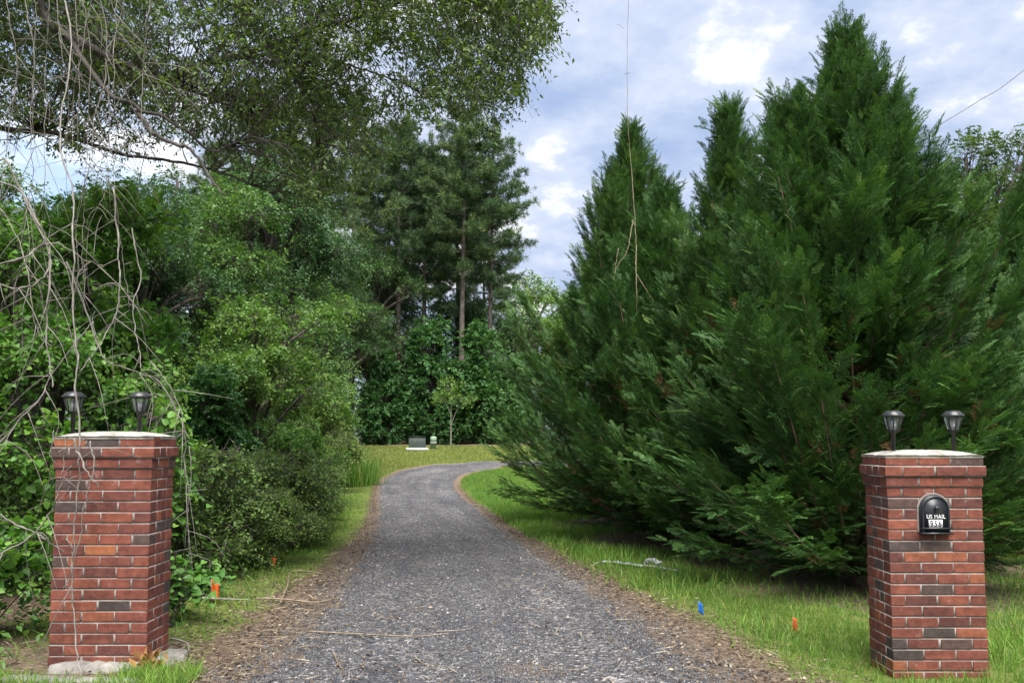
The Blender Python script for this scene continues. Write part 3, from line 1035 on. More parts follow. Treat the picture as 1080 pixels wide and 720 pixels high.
def cedar(name, label, x, y, H, Rmax, seed, nbr=230, dead=0, lean=(0, 0), dens=1.0, tops=()):
    g = np.random.default_rng(seed)
    root = thing(name, label, 'tree', (x, y, float(h(x, y))), 0, 'cedar trees along the right side of the driveway')
    tr = MB()
    lean = np.array([lean[0], lean[1], 0.])
    tp = np.array([[0, 0, -.1], [.02, 0, H * .3], [.0, .03, H * .6], [0, 0, H * .97]]) + lean * np.array([[0], [.2], [.5], [1]])
    tp = cr(tp, 24)
    tr.add(*tube(tp, np.interp(np.linspace(0, 1, 24), [0, .05, 1], [.16, .12, .01]) * H / 7, 8))
    leaders = [(tp, Rmax, H, 0.02, nbr)]
    for (lx, ly, lh, z0) in tops:
        st = tp[int(z0 / H * 23)]
        q = cr([st, st + np.array([lx * .7, ly * .7, (lh - z0) * .3]), np.array([lx, ly, lh * .97])], 16)
        tr.add(*tube(q, np.linspace(.06, .01, 16), 6))
        leaders.append((q, Rmax * .5, lh, (z0 / lh) + .1, int(nbr * .35)))
    P_, D_, N_, S_, Bn = [], [], [], [], []
    lob = g.uniform(0, 6.28, 6)
    for path, Rm, hh, t0, nb in leaders:
        z0, z1 = path[0][2], path[-1][2]
        for i in range(nb):
            t = t0 + (1 - t0) * ((i + g.random()) / nb) ** .92
            zz = hh * t
            az = i * 2.39996 + g.normal() * .3
            lobe = 1 + .16 * math.sin(3 * az + lob[0] + 4 * t) + .13 * math.sin(5 * az + lob[1] - 7 * t) + g.normal() * .16
            prof_ = (1 - t) ** 1.02 * min(1, .90 + 1.0 * t)
            rr = max(.06, Rm * prof_ * lobe * 1.0 - .04)
            if g.random() < .2:
                rr *= g.uniform(1.04, 1.30 if t > .3 else 1.10)
            el = R(np.interp(t, [0, .12, .4, .8, 1], [24, 33, 45, 60, 77]) + g.normal() * 8)
            L = rr / max(math.cos(el), .35)
            L = min(L, rr * 1.9)
            z_start = zz - L * math.sin(el) * .62
            z_start = max(.12, z_start)
            fpath = np.clip((z_start - z0) / (z1 - z0), 0, .98)
            st = path[int(fpath * (len(path) - 1))].copy()
            st[2] = z_start
            dirh = np.array([math.cos(az), math.sin(az), 0])
            mid = st + dirh * rr * .55 + np.array([0, 0, L * math.sin(el) * .36])
            end = st + dirh * rr + np.array([0, 0, L * math.sin(el) * 1.0])
            b = cr([st, mid, end], 9)
            tr.add(*tube(b, np.linspace(.016 + .006 * L, .004, 9), 4))
            tan = nrm(np.gradient(b, axis=0))
            ns = int((7 + 15 * L) * dens)
            ss = 1 - (g.random(ns) ** 1.25) * (.72 if t > .4 else .9)
            ss[:2] = 1
            idx = ss * 8
            i0 = np.minimum(idx.astype(int), 7)
            f = (idx - i0)[:, None]
            pp = b[i0] * (1 - f) + b[i0 + 1] * f + g.normal(size=(ns, 3)) * .03
            tt_ = tan[i0]
            side = np.cross(tt_, [0, 0, 1.])
            sg = g.normal(size=(ns, 1)) * .62
            sg[:2] *= .2
            d = nrm(tt_ + side * sg + np.array([0, 0, 1]) * (g.normal(size=(ns, 1)) * .28 + .16))
            sl = g.uniform(.18, .46, ns) * np.interp(L, [0, .5, 1.6], [.75, .9, 1.1])
            K = 6
            fr = np.tile(np.r_[np.linspace(0, .8, K - 1), .85], ns)
            ix = np.repeat(np.arange(ns), K)
            alt = np.tile(np.array([1, -1, 1, -1, 1, 0.]), ns)[:, None]
            sd = nrm(np.cross(d, np.array([0, 0, 1.]) + g.normal(size=(ns, 3)) * .25))
            n_ = ns * K
            P_.append(pp[ix] + d[ix] * (fr * sl[ix])[:, None] + np.array([0, 0, -.05]) * (fr ** 2 * sl[ix])[:, None])
            D_.append(d[ix] + sd[ix] * alt * .55 + g.normal(size=(n_, 3)) * .16)
            N_.append(np.cross(sd, d)[ix] + g.normal(size=(n_, 3)) * .4 + np.array([0, 0, .2]))
            S_.append(sl[ix] * np.where(alt[:, 0] == 0, .52, .62 - .28 * fr) * g.uniform(.8, 1.2, n_))
            Bn.append(np.full(n_, g.random()))
    P_, D_, N_, S_, Bn = map(np.concatenate, (P_, D_, N_, S_, Bn))
    print(name, len(P_))
    P_[:, 2] = np.maximum(P_[:, 2], .08)
    tr.build('trunk', M['cedar_bark'], root)
    cb = MB()
    which = g.integers(0, 3, len(P_))
    isdead = np.zeros(len(P_), bool)
    if dead:
        isdead = (P_[:, 2] < H * .5) & (np.hypot(P_[:, 0], P_[:, 1]) < Rmax * .72) & (g.random(len(P_)) < dead)
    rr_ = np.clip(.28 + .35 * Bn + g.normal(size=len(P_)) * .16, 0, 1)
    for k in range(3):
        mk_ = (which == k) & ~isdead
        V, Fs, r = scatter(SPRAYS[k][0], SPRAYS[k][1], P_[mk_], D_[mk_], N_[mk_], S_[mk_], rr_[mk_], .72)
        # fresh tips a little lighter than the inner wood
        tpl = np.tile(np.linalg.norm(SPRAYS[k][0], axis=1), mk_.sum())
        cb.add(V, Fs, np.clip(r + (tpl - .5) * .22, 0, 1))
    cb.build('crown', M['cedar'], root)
    if isdead.sum():
        db = MB()
        V, Fs, r = scatter(SPRAYS[0][0], SPRAYS[0][1], P_[isdead], D_[isdead], N_[isdead], S_[isdead])
        db.add(V, Fs, r)
        db.build('dead_sprays', M['cedar_brown'], root)
    return root


cedar('cedar_tree', 'tall pointed cedar farthest along the driveway, left end of the row', 2.6, 16.8, 8.5, 2.85, 21, 290, .02)
cedar('cedar_tree', 'shorter rounded cedar in front of the tall pointed left one', 2.6, 13.2, 5.8, 2.2, 22, 250, .08)
cedar('cedar_tree', 'slim cedar with a thin spire standing left of the tallest cedar', 3.1, 10.9, 6.2, 1.45, 23, 210, .05)
cedar('cedar_tree', 'tallest bushy cedar with several tops, behind the mailbox pillar', 3.82, 8.75, 6.08, 2.2, 24, 290, .035, (0, 0), 1.0,
      [(-.72, -.1, 5.25, 2.1), (.6, .2, 5.0, 2.1), (.3, -.35, 5.0, 2.4)])
cedar('cedar_tree', 'low dense cedar right behind the mailbox pillar', 5.55, 10.3, 4.9, 1.6, 25, 190, .03)
cedar('cedar_tree', 'cedar at the right end of the row beside the lawn', 8.6, 13.2, 5.6, 1.9, 26, 170, 0)

# ------------------------------------------------------------------ broadleaf generators
def gapnoise(P, s, ph):
    q = P * s
    return (np.sin(q[:, 0] * 1.7 + ph + np.sin(q[:, 1] * 1.3 + ph)) + np.sin(q[:, 1] * 2.1 + 2 * ph + np.sin(q[:, 2] * 1.9)) + np.sin(q[:, 2] * 2.3 + ph + np.sin(q[:, 0] * 1.1))) / 3


def lobes_sample(g, lobes, n, shell=.5, gap=.35, gs=1.3):
    C = np.array([l[0] for l in lobes])
    Rr = np.array([np.broadcast_to(l[1], 3) for l in lobes], float)
    wts = (Rr.prod(1)) ** .7
    k = g.choice(len(lobes), n, p=wts / wts.sum())
    d = nrm(g.normal(size=(n, 3)))
    rad = 1 - shell * g.random(n) ** 1.4
    rad *= 1 + g.normal(size=n) * .15
    P = C[k] + d * rad[:, None] * Rr[k]
    keep = gapnoise(P, gs, g.random() * 6) > -gap
    return P[keep], d[keep], k[keep]


def leaf_cloud(g, C, out, per, spread, size, tpl, mb, droop=.3, up=.8):
    n = len(C) * per
    cc = np.repeat(C, per, 0)
    oo = np.repeat(out, per, 0)
    P = cc + g.normal(size=(n, 3)) * spread
    Nn = nrm(np.array([0, 0, up]) + oo * .55 + g.normal(size=(n, 3)) * .6)
    D = nrm(np.cross(Nn, g.normal(size=(n, 3)))) - np.array([0, 0, droop])
    rc = np.repeat(g.random(len(C)), per)
    V, Fs, r = scatter(tpl[0], tpl[1], P, D, Nn, size * g.uniform(.6, 1.25, n), np.clip(.5 * rc + .5 * g.random(n), 0, 1), g.uniform(.8, 1.2, n))
    mb.add(V, Fs, r)


def shoots(g, C, out, nl, L, size, tpl, mb, tb=None, droop=.3, rise=.15):
    """leafy shoots: leaves set alternately along short twigs"""
    m = len(C)
    d = nrm(out * .8 + g.normal(size=(m, 3)) * .6 + np.array([0, 0, rise - droop * .4]))
    Lk = L * g.uniform(.55, 1.35, m)
    side = nrm(np.cross(d, np.array([0, 0, 1.]) + g.normal(size=(m, 3)) * .3))
    nv = np.cross(side, d)
    t = np.tile((np.arange(nl) + .5) / nl, m)
    sgn = np.tile(np.where(np.arange(nl) % 2, 1., -1.), m)
    ix = np.repeat(np.arange(m), nl)
    n = m * nl

    def pos(t_, i_):
        return C[i_] + d[i_] * ((t_ - .4) * Lk[i_])[:, None] - np.array([0, 0, 1]) * (droop * t_ ** 2 * Lk[i_] * .7)[:, None]
    P = pos(t, ix) + g.normal(size=(n, 3)) * size * .25
    D = d[ix] * .5 + side[ix] * sgn[:, None] * .85 + g.normal(size=(n, 3)) * .3 - np.array([0, 0, .15 + droop * .5])
    Nn = nrm(nv[ix] + g.normal(size=(n, 3)) * .38 + np.array([0, 0, .25]))
    rc = g.random(m)[ix]
    V, Fs, r = scatter(tpl[0], tpl[1], P, D, Nn, size * g.uniform(.6, 1.25, n) * (1.1 - .4 * t), np.clip(.55 * rc + .3 * g.random(n) + .22 * t, 0, 1), g.uniform(.8, 1.2, n))
    mb.add(V, Fs, r)
    if tb is not None:
        q = np.stack([pos(np.full(m, a), np.arange(m)) for a in (-.02, .4, .92)], 1)
        for k in range(m):
            tb.add(*tube(q[k], [.0045, .003, .0012], 3))


def broadleaf(name, label, loc, H, trunk_r, lobes, nclus, per, spread, leaf, tpl, mat, seed, bark='bark', shell=.5, gap=.35, cat='tree', group=None, limbs=True, gs=1.3, twigs=.4, part='crown'):
    g = np.random.default_rng(seed)
    root = thing(name, label, cat, loc, 0, group)
    C, d, k = lobes_sample(g, lobes, nclus, shell, gap, gs)
    low = C[:, 2] > .08
    C, d, k = C[low], d[low], k[low]
    tb = MB()
    top = np.array(lobes[int(np.argmax([l[0][2] for l in lobes]))][0], float)
    tp = cr([[0, 0, -.15], [top[0] * .15, top[1] * .15, top[2] * .4], top], 14)
    tb.add(*tube(tp, np.linspace(trunk_r, trunk_r * .25, 14), 8))
    hubs = []
    for li, l in enumerate(lobes):
        c = np.array(l[0], float)
        fr = np.clip((c[2] - np.max(l[1]) * 1.1) / max(top[2], .1), .12, .8)
        st = tp[int(fr * 13)]
        lp_ = cr([st, st * .5 + c * .5 + np.array([0, 0, .12 * np.max(l[1])]), c], 9)
        if limbs:
            tb.add(*tube(lp_, np.linspace(trunk_r * .5, trunk_r * .15, 9), 6))
        hubs.append(lp_)
    if twigs:
        sel = np.nonzero(g.random(len(C)) < twigs)[0]
        for i in sel:
            hb = hubs[k[i]]
            s0 = hb[g.integers(4, 9)]
            q = cr([s0, s0 * .45 + C[i] * .55 + g.normal(size=3) * .12, C[i]], 5)
            tb.add(*tube(q, np.linspace(max(.006, trunk_r * .1), .003, 5), 3))
    cb = MB()
    shoots(g, C, d, per, spread * 2.6, leaf, tpl, cb, tb if twigs else None)
    tb.build('trunk' if cat == 'tree' else 'stems', M[bark], root)
    cb.build(part, M[mat], root)
    return root


def rand_lobes(g, c, R_, n, r, flat=.55):
    L = []
    for i in range(n):
        d = nrm(g.normal(size=3))
        L.append((np.array(c) + d * np.array(R_) * g.uniform(.35, .85), np.array([r, r, r * flat]) * g.uniform(.7, 1.25)))
    return L


def gz(x, y):
    return (x, y, float(h(x, y)))


g0 = np.random.default_rng(77)
# --- left woodland, nearest first
GW = 'woodland trees left of the driveway'
sg = broadleaf('sweetgum_tree', 'pale green young broadleaf tree leaning over the shrubs near the left pillar', gz(-5.4, 9.2), 5, .07,
               rand_lobes(g0, (0.3, 0, 2.9), (1.9, 1.4, 1.6), 14, .55), 1500, 13, .15, .072, HEART, 'vine_leaf', 31, gs=2.2, group=GW)
lt = broadleaf('young_tree', 'yellow-green rounded young tree at the woodland edge midway along the driveway', gz(-4.9, 15.2), 5, .08,
               rand_lobes(g0, (0.1, 0, 2.9), (2.1, 1.8, 1.7), 17, .58), 1500, 15, .15, .085, LEAF, 'wood_light', 32, gs=2, group=GW)
mt = broadleaf('woodland_tree', 'mid green tree standing behind the yellow-green young tree', gz(-6.8, 18.5), 8, .13,
               rand_lobes(g0, (0.2, 0, 5.0), (2.7, 2.4, 3.2), 22, .8), 2200, 17, .22, .10, LEAF, 'wood_mid', 33, gs=1.4, group=GW)
dt = broadleaf('woodland_tree', 'tall dark green tree rising behind the woodland edge left of the pines', gz(-8.2, 25), 12, .2,
               rand_lobes(g0, (0.3, 0, 7.8), (3.3, 3.2, 4.8), 26, 1.1), 3000, 17, .30, .125, LEAF, 'wood_dark', 34, gs=1.0, group=GW)
dup(sg, 'pale green young tree behind the vine tangle at the left edge', gz(-7.6, 10.8), 2.0, 1.05, GW)
dup(sg, 'pale green sapling filling the gap above the left solar lamps', gz(-4.7, 7.6), 4.1, .78, GW)
dup(lt, 'light green tree left of the yellow-green one, further into the wood', gz(-7.4, 14.2), 1.5, 1.0, GW)
dup(lt, 'smaller light green tree nearest the tall grass clump at the driveway', gz(-5.9, 21.5), 2.7, .95, GW)
dup(mt, 'mid green tree behind the pale sapling at the left side', gz(-9.6, 16.5), 1.2, .82, GW)
dup(mt, 'mid green tree leaning to the lawn before the tall grass', gz(-8.0, 29), 2.9, 1.15, GW)
dup(mt, 'mid green tree deep in the left wood below the oak limbs', gz(-12.5, 20), 4.4, .88, GW)
dup(dt, 'dark tree nearest the lawn with its crown against the pines', gz(-9.6, 33), 1.0, 1.05, GW)
dup(dt, 'dark tree further left in the wood behind the sweetgum', gz(-13.5, 29), 2.2, .9, GW)
dup(dt, 'dark tall tree between the left wood and the pines', gz(-12.2, 40), 3.6, 1.15, GW)
dup(dt, 'dark tree filling the wood behind the hanging vine curtain', gz(-9.6, 20), 5.5, .78, GW)
dup(dt, 'dark tree at the left photo edge behind the vine curtain', gz(-13.2, 21), .5, .72, GW)
dup(mt, 'mid green tree behind the left lamp and the arching vine', gz(-8.6, 13.2), 3.5, .70, GW)
dup(dt, 'dark tree under the long horizontal oak limb, behind the hanging vines', gz(-8.3, 15.6), 4.9, .62, GW)
dup(dt, 'dark tree between the hanging vine curtain and the pale sapling', gz(-6.9, 15.0), 2.6, .55, GW)
dup(mt, 'mid green tree at the left photo edge beyond the arching vine', gz(-9.6, 14.6), 3.0, .85, GW)
dup(dt, 'tall dark tree standing between the reddish dead shrub and the first bare pine trunk', gz(-9.4, 55), 2.2, 1.25, GW)
dup(dt, 'dark tree closing the gap left of the reddish dead shrub', gz(-10.9, 49), 1.6, .95, GW)
dup(dt, 'dark broadleaf tree behind the pine trunks, left part', gz(-9.5, 62), 3.0, 1.15, GW)
dup(dt, 'dark broadleaf tree behind the pine trunks, right part', gz(-4.2, 64), 5.0, 1.1, GW)
dup(dt, 'dark broadleaf tree right of the last pine trunk', gz(.6, 63), 1.9, .95, GW)
dup(lt, 'hazy pale green tree far off between the pines and the cedars', gz(2.9, 76), .6, 3.5, GW)
dup(mt, 'hazy mid green tree far off beside the tall pointed cedar', gz(6.5, 80), .2, 1.9, GW)

# --- shrubs along the left verge
GS = 'shrubs along the left verge'
sh = broadleaf('privet_shrub', 'bushy privet shrub nearest the orange flags', gz(-3.5, 8.9), 1.8, .025,
               rand_lobes(g0, (0, 0, .75), (1.05, .95, .95), 19, .29), 1600, 13, .13, .054, LEAF, 'privet', 41, gs=3.2, cat='shrub', group=GS, part='foliage')
dup(sh, 'privet shrub with its front spilling over the grass beyond the orange flags', gz(-3.4, 11.1), 2.0, 1.05, GS)
dup(sh, 'privet shrub between the second orange flag and the tall grass', gz(-3.95, 13.9), 3.2, 1.1, GS)
dup(sh, 'dark footed privet shrub set back behind the first orange flag', gz(-4.9, 7.6), 4.2, 1.0, GS)
dup(sh, 'privet shrub beneath the yellow-green young tree', gz(-4.75, 16.8), 5.2, 1.3, GS)
dup(sh, 'low privet shrub just before the tall grass clump', gz(-5.5, 20.2), .7, 1.25, GS)
dup(sh, 'privet shrub set back under the pale sapling', gz(-5.6, 10.2), 1.7, 1.3, GS)
dup(sh, 'privet shrub behind the tall grass clump', gz(-6.3, 26.5), 2.4, 1.5, GS)
dup(sh, 'privet shrub at the corner of the wood and the lawn', gz(-8.0, 33.0), 3.1, 1.7, GS)
dup(sh, 'small privet shrub right behind the second orange flag', gz(-2.95, 9.7), 5.5, .66, GS)
dup(sh, 'privet shrub pushing out to the litter at the driveway edge, midway to the bend', gz(-3.4, 12.3), .5, .75, GS)
dup(sh, 'bright privet shrub at the driveway edge just short of the tall grass', gz(-4.55, 17.6), 1.2, .95, GS)
dup(sg, 'little pale green sapling poking out of the shrubs beyond the second orange flag', gz(-3.5, 12.0), .9, .40, GW)
dup(sg, 'little pale green sapling by the driveway edge just before the tall grass', gz(-5.2, 18.8), 2.9, .5, GW)
dup(lt, 'low yellow-green sapling leaning over the privet shrubs midway to the bend', gz(-4.0, 14.6), 4.0, .48, GW)
GV = 'wild grape vines round the left pillar'


def grape(label, x, y, rx, ry, hz, n, leaf, seed):
    gg = np.random.default_rng(seed)
    lobes = [((gg.uniform(-.6, .6) * rx, gg.uniform(-.6, .6) * ry, gg.uniform(.15, .85) * hz), (rx * .5, ry * .5, max(.14, hz * .22))) for _ in range(9)]
    return broadleaf('grape_vine', label, gz(x, y), hz, .012, lobes, n, 7, .10, leaf, HEART, 'vine_leaf', seed, gs=3, cat='vine', limbs=True, part='foliage', group=GV)


grape('leafy wild grape vine heap at the right foot of the left pillar', -2.62, 6.05, .28, .3, .55, 120, .07, 51)
grape('leafy grape vine mound low down left of the left pillar', -3.75, 5.7, .6, .5, .95, 480, .072, 52)
grape('tall leafy grape vine screen behind the left pillar', -3.7, 7.3, .75, .6, 2.0, 760, .072, 53)
grape('leafy grape vine mass at the left photo edge', -5.2, 6.9, .9, .7, 2.3, 900, .072, 54)
grape('small grape vine sprig by the first orange flag', -2.8, 7.1, .2, .2, .28, 45, .075, 55)

# tall grass clump
q = ground_at(377, 512)
n = 900
P = np.c_[rng.normal(size=(n, 2)) * [.34, .4], np.zeros(n)]
D = nrm(np.c_[P[:, :2] * .25 + rng.normal(size=(n, 2)) * .12, np.ones(n)])
V, Fs, r = scatter(BLADE[0], BLADE[1], P, D, nrm(rng.normal(size=(n, 3)) * [1, 1, .1]), rng.uniform(.7, 1.35, n), None, .018)
o = mk('tall_grass_clump', V, Fs, M['grass'], None, r)
o.location = q
tag(o, 'upright clump of tall grass at the bend before the lawn', 'grass clump')

# kudzu mounds by the far lawn
GK = 'vine covered mounds at the far lawn edge'
ku = broadleaf('vine_covered_mound', 'tall vine-smothered mound in the middle behind the green pedestal', gz(-5.3, 52.0), 9, .14,
               [((0, 0, 1.6), (2.3, 1.8, 1.9)), ((.2, .1, 4), (1.9, 1.7, 2.1)), ((-.3, 0, 6.2), (1.35, 1.3, 1.9)), ((1.3, .2, 2.6), (1.3, 1.2, 1.6)), ((-1.4, .3, 3.0), (1.2, 1.1, 1.6)), ((.4, .3, 7.5), (.8, .8, .9))],
               3000, 15, .22, .17, HEART, 'kudzu', 61, gs=1.4, gap=.45, shell=.35, cat='shrub', group=GK, part='foliage')
dup(ku, 'tall vine-smothered mound beside the tallest pine trunk', gz(-2.2, 52.6), 2.0, .98, GK)
dup(ku, 'lower dark vine mound left of the transformer box', gz(-8.4, 51), 4.0, .74, GK)
dup(ku, 'lowest vine mound touching the far lawn by the cedars', gz(.3, 54), 5.1, .72, GK)
dup(ku, 'wide dark vine mound at the left end of the far lawn', gz(-11.4, 48), 2.7, .72, GK)
dup(ku, 'dark leafy thicket in the shade beneath the yellow-green young tree', gz(-4.75, 12.6), 1.1, .34, GS)
dup(ku, 'dark leafy thicket behind the shrub nearest the orange flags', gz(-5.3, 10.9), 3.3, .30, GS)
dup(ku, 'dark leafy thicket right behind the lamp nearest the driveway', gz(-4.4, 8.7), 5.0, .22, GS)
broadleaf('dead_shrub', 'reddish brown dead shrub before the dark pine wood', gz(-8.6, 53.5), 8, .1,
          [((0, 0, 6.2), (1.2, 1, 1.3)), ((.3, 0, 4.6), (1, 1, 1.2))], 300, 12, .3, .16, LEAF, 'dead_leaf', 62, cat='shrub', part='foliage')
broadleaf('sapling_tree', 'thin pale-stemmed sapling right of the green pedestal', gz(-3.75, 48.4), 4.6, .055,
          [((0, 0, 3.6), (.8, .7, .8)), ((.7, 0, 2.9), (.9, .6, .35)), ((-.6, 0, 3.0), (.6, .6, .4))], 120, 12, .2, .15, LEAF, 'privet', 63, bark='dead_vine')

# ------------------------------------------------------------------ pines
def tuft_template(seed, n=26):
    g = np.random.default_rng(seed)
    mb = MB()
    for i in range(n):
        d = nrm(g.normal(size=3) * [1, 1, .8] + [0, .55, .15])
        l = g.uniform(.6, 1)
        s_ = nrm(np.cross(d, g.normal(size=3)))
        mb.add(np.array([[0, 0, 0], d * l * .5 + s_ * .042, d * l, d * l * .5 - s_ * .042]), np.array([[0, 1, 2, 3]]))
    return np.concatenate(mb.V), np.concatenate(mb.F[4])


TUFT = tuft_template(4)


def pine(label, x, y, H, seed, c0=.5, Rm=3.0, nb=58, tr=.2):
    g = np.random.default_rng(seed)
    root = thing('pine_tree', label, 'tree', gz(x, y), 0, 'pine trees beyond the far lawn')
    tb = MB()
    tp = cr(np.array([[0, 0, -.2], [g.normal() * .15, 0, H * .35], [g.normal() * .25, 0, H * .7], [g.normal() * .2, 0, H]]), 20)
    tb.add(*tube(tp, np.linspace(tr, .04, 20), 9))
    P_, D_ = [], []
    for i in range(nb):
        t = c0 + (1 - c0) * ((i + g.random()) / nb) ** .9
        az = i * 2.4 + g.normal() * .5
        u = (t - c0) / (1 - c0)
        L = Rm * (min(1, .55 + 1.3 * u)) * (1 - u ** 2.2) * g.uniform(.5, 1.2) + .5
        st = tp[min(19, int(t * 19))]
        dh = np.array([math.cos(az), math.sin(az), 0])
        el = np.interp(u, [0, .6, 1], [-.05, .25, .8]) + g.normal() * .12
        b = cr([st, st + dh * L * .5 + [0, 0, L * el * .35], st + dh * L + [0, 0, L * el + .15]], 7)
        tb.add(*tube(b, np.linspace(.05, .012, 7), 4))
        nt_ = int(7 + L * 9)
        f = 1 - g.random(nt_) ** 1.5 * .65
        ii_ = f * 6
        i0 = np.minimum(ii_.astype(int), 5)
        pp = b[i0] + (b[i0 + 1] - b[i0]) * (ii_ - i0)[:, None] + g.normal(size=(nt_, 3)) * [.32, .32, .16] * np.minimum(1, L / 2)
        P_.append(pp)
        D_.append(np.tile(dh, (nt_, 1)) + [0, 0, .5] + g.normal(size=(nt_, 3)) * .4)
    for i in range(3):
        a = g.uniform(0, 6.28)
        tt0 = g.uniform(.3, .48)
        st = tp[int(tt0 * 19)]
        tb.add(*tube([st, st + np.array([math.cos(a), math.sin(a), .1]) * g.uniform(.4, 1.2)], .02, 4))
    tb.build('trunk', M['pine_bark'], root)
    P_, D_ = np.concatenate(P_), np.concatenate(D_)
    V, Fs, r = scatter(TUFT[0], TUFT[1], P_, D_, nrm(g.normal(size=P_.shape)), g.uniform(.32, .55, len(P_)), g.random(len(P_)))
    mk('crown', V, Fs, M['pine'], root, r)
    return root


pA = pine('tall pine with the thickest trunk showing, right of centre in the group', -3.6, 56, 24.5, 71, .5, 3.2, 70, .25)
pB = pine('pine at the right end of the group, its open crown against the sky', -1.45, 57, 23.5, 72, .44, 3.0, 64, .2)
GP = 'pine trees beyond the far lawn'
dup(pA, 'pine with a bare trunk left of the two thin pines', gz(-8.3, 57), 2.1, .98, GP)
dup(pB, 'thin pine close left of the thickest trunk', gz(-6.5, 58), 1.1, .95, GP)
dup(pA, 'second thin pine just right of the other thin one', gz(-5.6, 61), 4.1, .92, GP)
dup(pB, 'pine behind the dark left trees with only its crown showing', gz(-11.3, 55), 2.5, 1.08, GP)
dup(pA, 'pine nearer the camera whose crown rises over the left wood', gz(-11.5, 44), .9, .86, GP)
dup(pB, 'pine deep in the left wood with its top under the oak leaves', gz(-15.5, 47), 3.3, .95, GP)
dup(pA, 'pine crown furthest left, seen through the oak twigs', gz(-20, 52), 5.0, .8, GP)

dup(pB, 'pine in the second row filling the sky between the two thin pines', gz(-7.4, 66), 1.7, 1.08, GP)
dup(pA, 'pine in the second row behind the thickest trunk', gz(-4.6, 67), 2.9, 1.06, GP)
dup(pB, 'pine in the second row behind the right end pine', gz(-2.4, 66), 4.4, .95, GP)
dup(pA, 'pine in the second row left of all the bare trunks', gz(-10.6, 66), .3, 1.08, GP)
# ------------------------------------------------------------------ background woodland mass
g = np.random.default_rng(91)
mb = MB()
n = 5200
P = np.concatenate([
    np.c_[g.uniform(-46, -14, 2600), g.uniform(6, 70, 2600), g.random(2600)],
    np.c_[g.uniform(-24, 1.5, 1500), g.uniform(66, 84, 1500), g.random(1500)],
    np.c_[g.uniform(-15, -6.2, 900), g.uniform(8, 46, 900), g.random(900) * .28],
    np.c_[g.uniform(-12, 0.5, 600), g.uniform(58, 66, 600), g.random(600) * .8],
    np.c_[g.uniform(3, 70, 2200), g.uniform(78, 90, 2200), g.random(2200) * .6]])
keep = P[:, 0] < -np.interp(P[:, 1], [8, 16, 24, 33, 46, 47, 84], [5.2, 6, 7.2, 9.5, 13, -30, -30])
P = P[keep]
hm = np.interp(P[:, 1], [5, 14, 25, 45, 60, 84], [3.4, 5.2, 8, 11, 12, 13]) * (.75 + .35 * np.sin(P[:, 0] * .9 + P[:, 1] * .35))
P[:, 2] = P[:, 2] * hm + h(P[:, 0], P[:, 1]) + .2
leaf_cloud(g, P, nrm(np.c_[.6 + 0 * P[:, 0], -.7 + 0 * P[:, 0], .3 + 0 * P[:, 0]]), 26, .55, .26, LEAF, mb, .3, .7)
tag(mb.build('woodland', M['wood_dark']), 'dark green woodland mass filling in behind the left trees and pines', 'woodland', kind='stuff')

# low undergrowth on the woodland floor
mb = MB()
n = 5200
P = np.c_[g.uniform(-9, -2.4, n), g.uniform(4.6, 30, n), g.random(n)]
xe = -np.interp(P[:, 1], [4, 8, 14, 22, 30], [2.95, 3.0, 3.7, 5.0, 6.9])
P = P[(P[:, 0] < xe) & ~((np.abs(P[:, 0] + 2.6) < .5) & (np.abs(P[:, 1] - 5.13) < .35))]
xe = -np.interp(P[:, 1], [4, 8, 14, 22, 30], [2.95, 3.0, 3.7, 5.0, 6.9])
P[:, 2] = h(P[:, 0], P[:, 1]) + .05 + P[:, 2] * np.clip((xe - P[:, 0]) * .5, .08, .9)
leaf_cloud(g, P, np.tile([0, 0, 1.], (len(P), 1)), 9, .10, .075, LEAF, mb)
tag(mb.build('undergrowth', M['wood_mid']), 'low leafy undergrowth on the woodland floor at the left', 'undergrowth', kind='stuff')

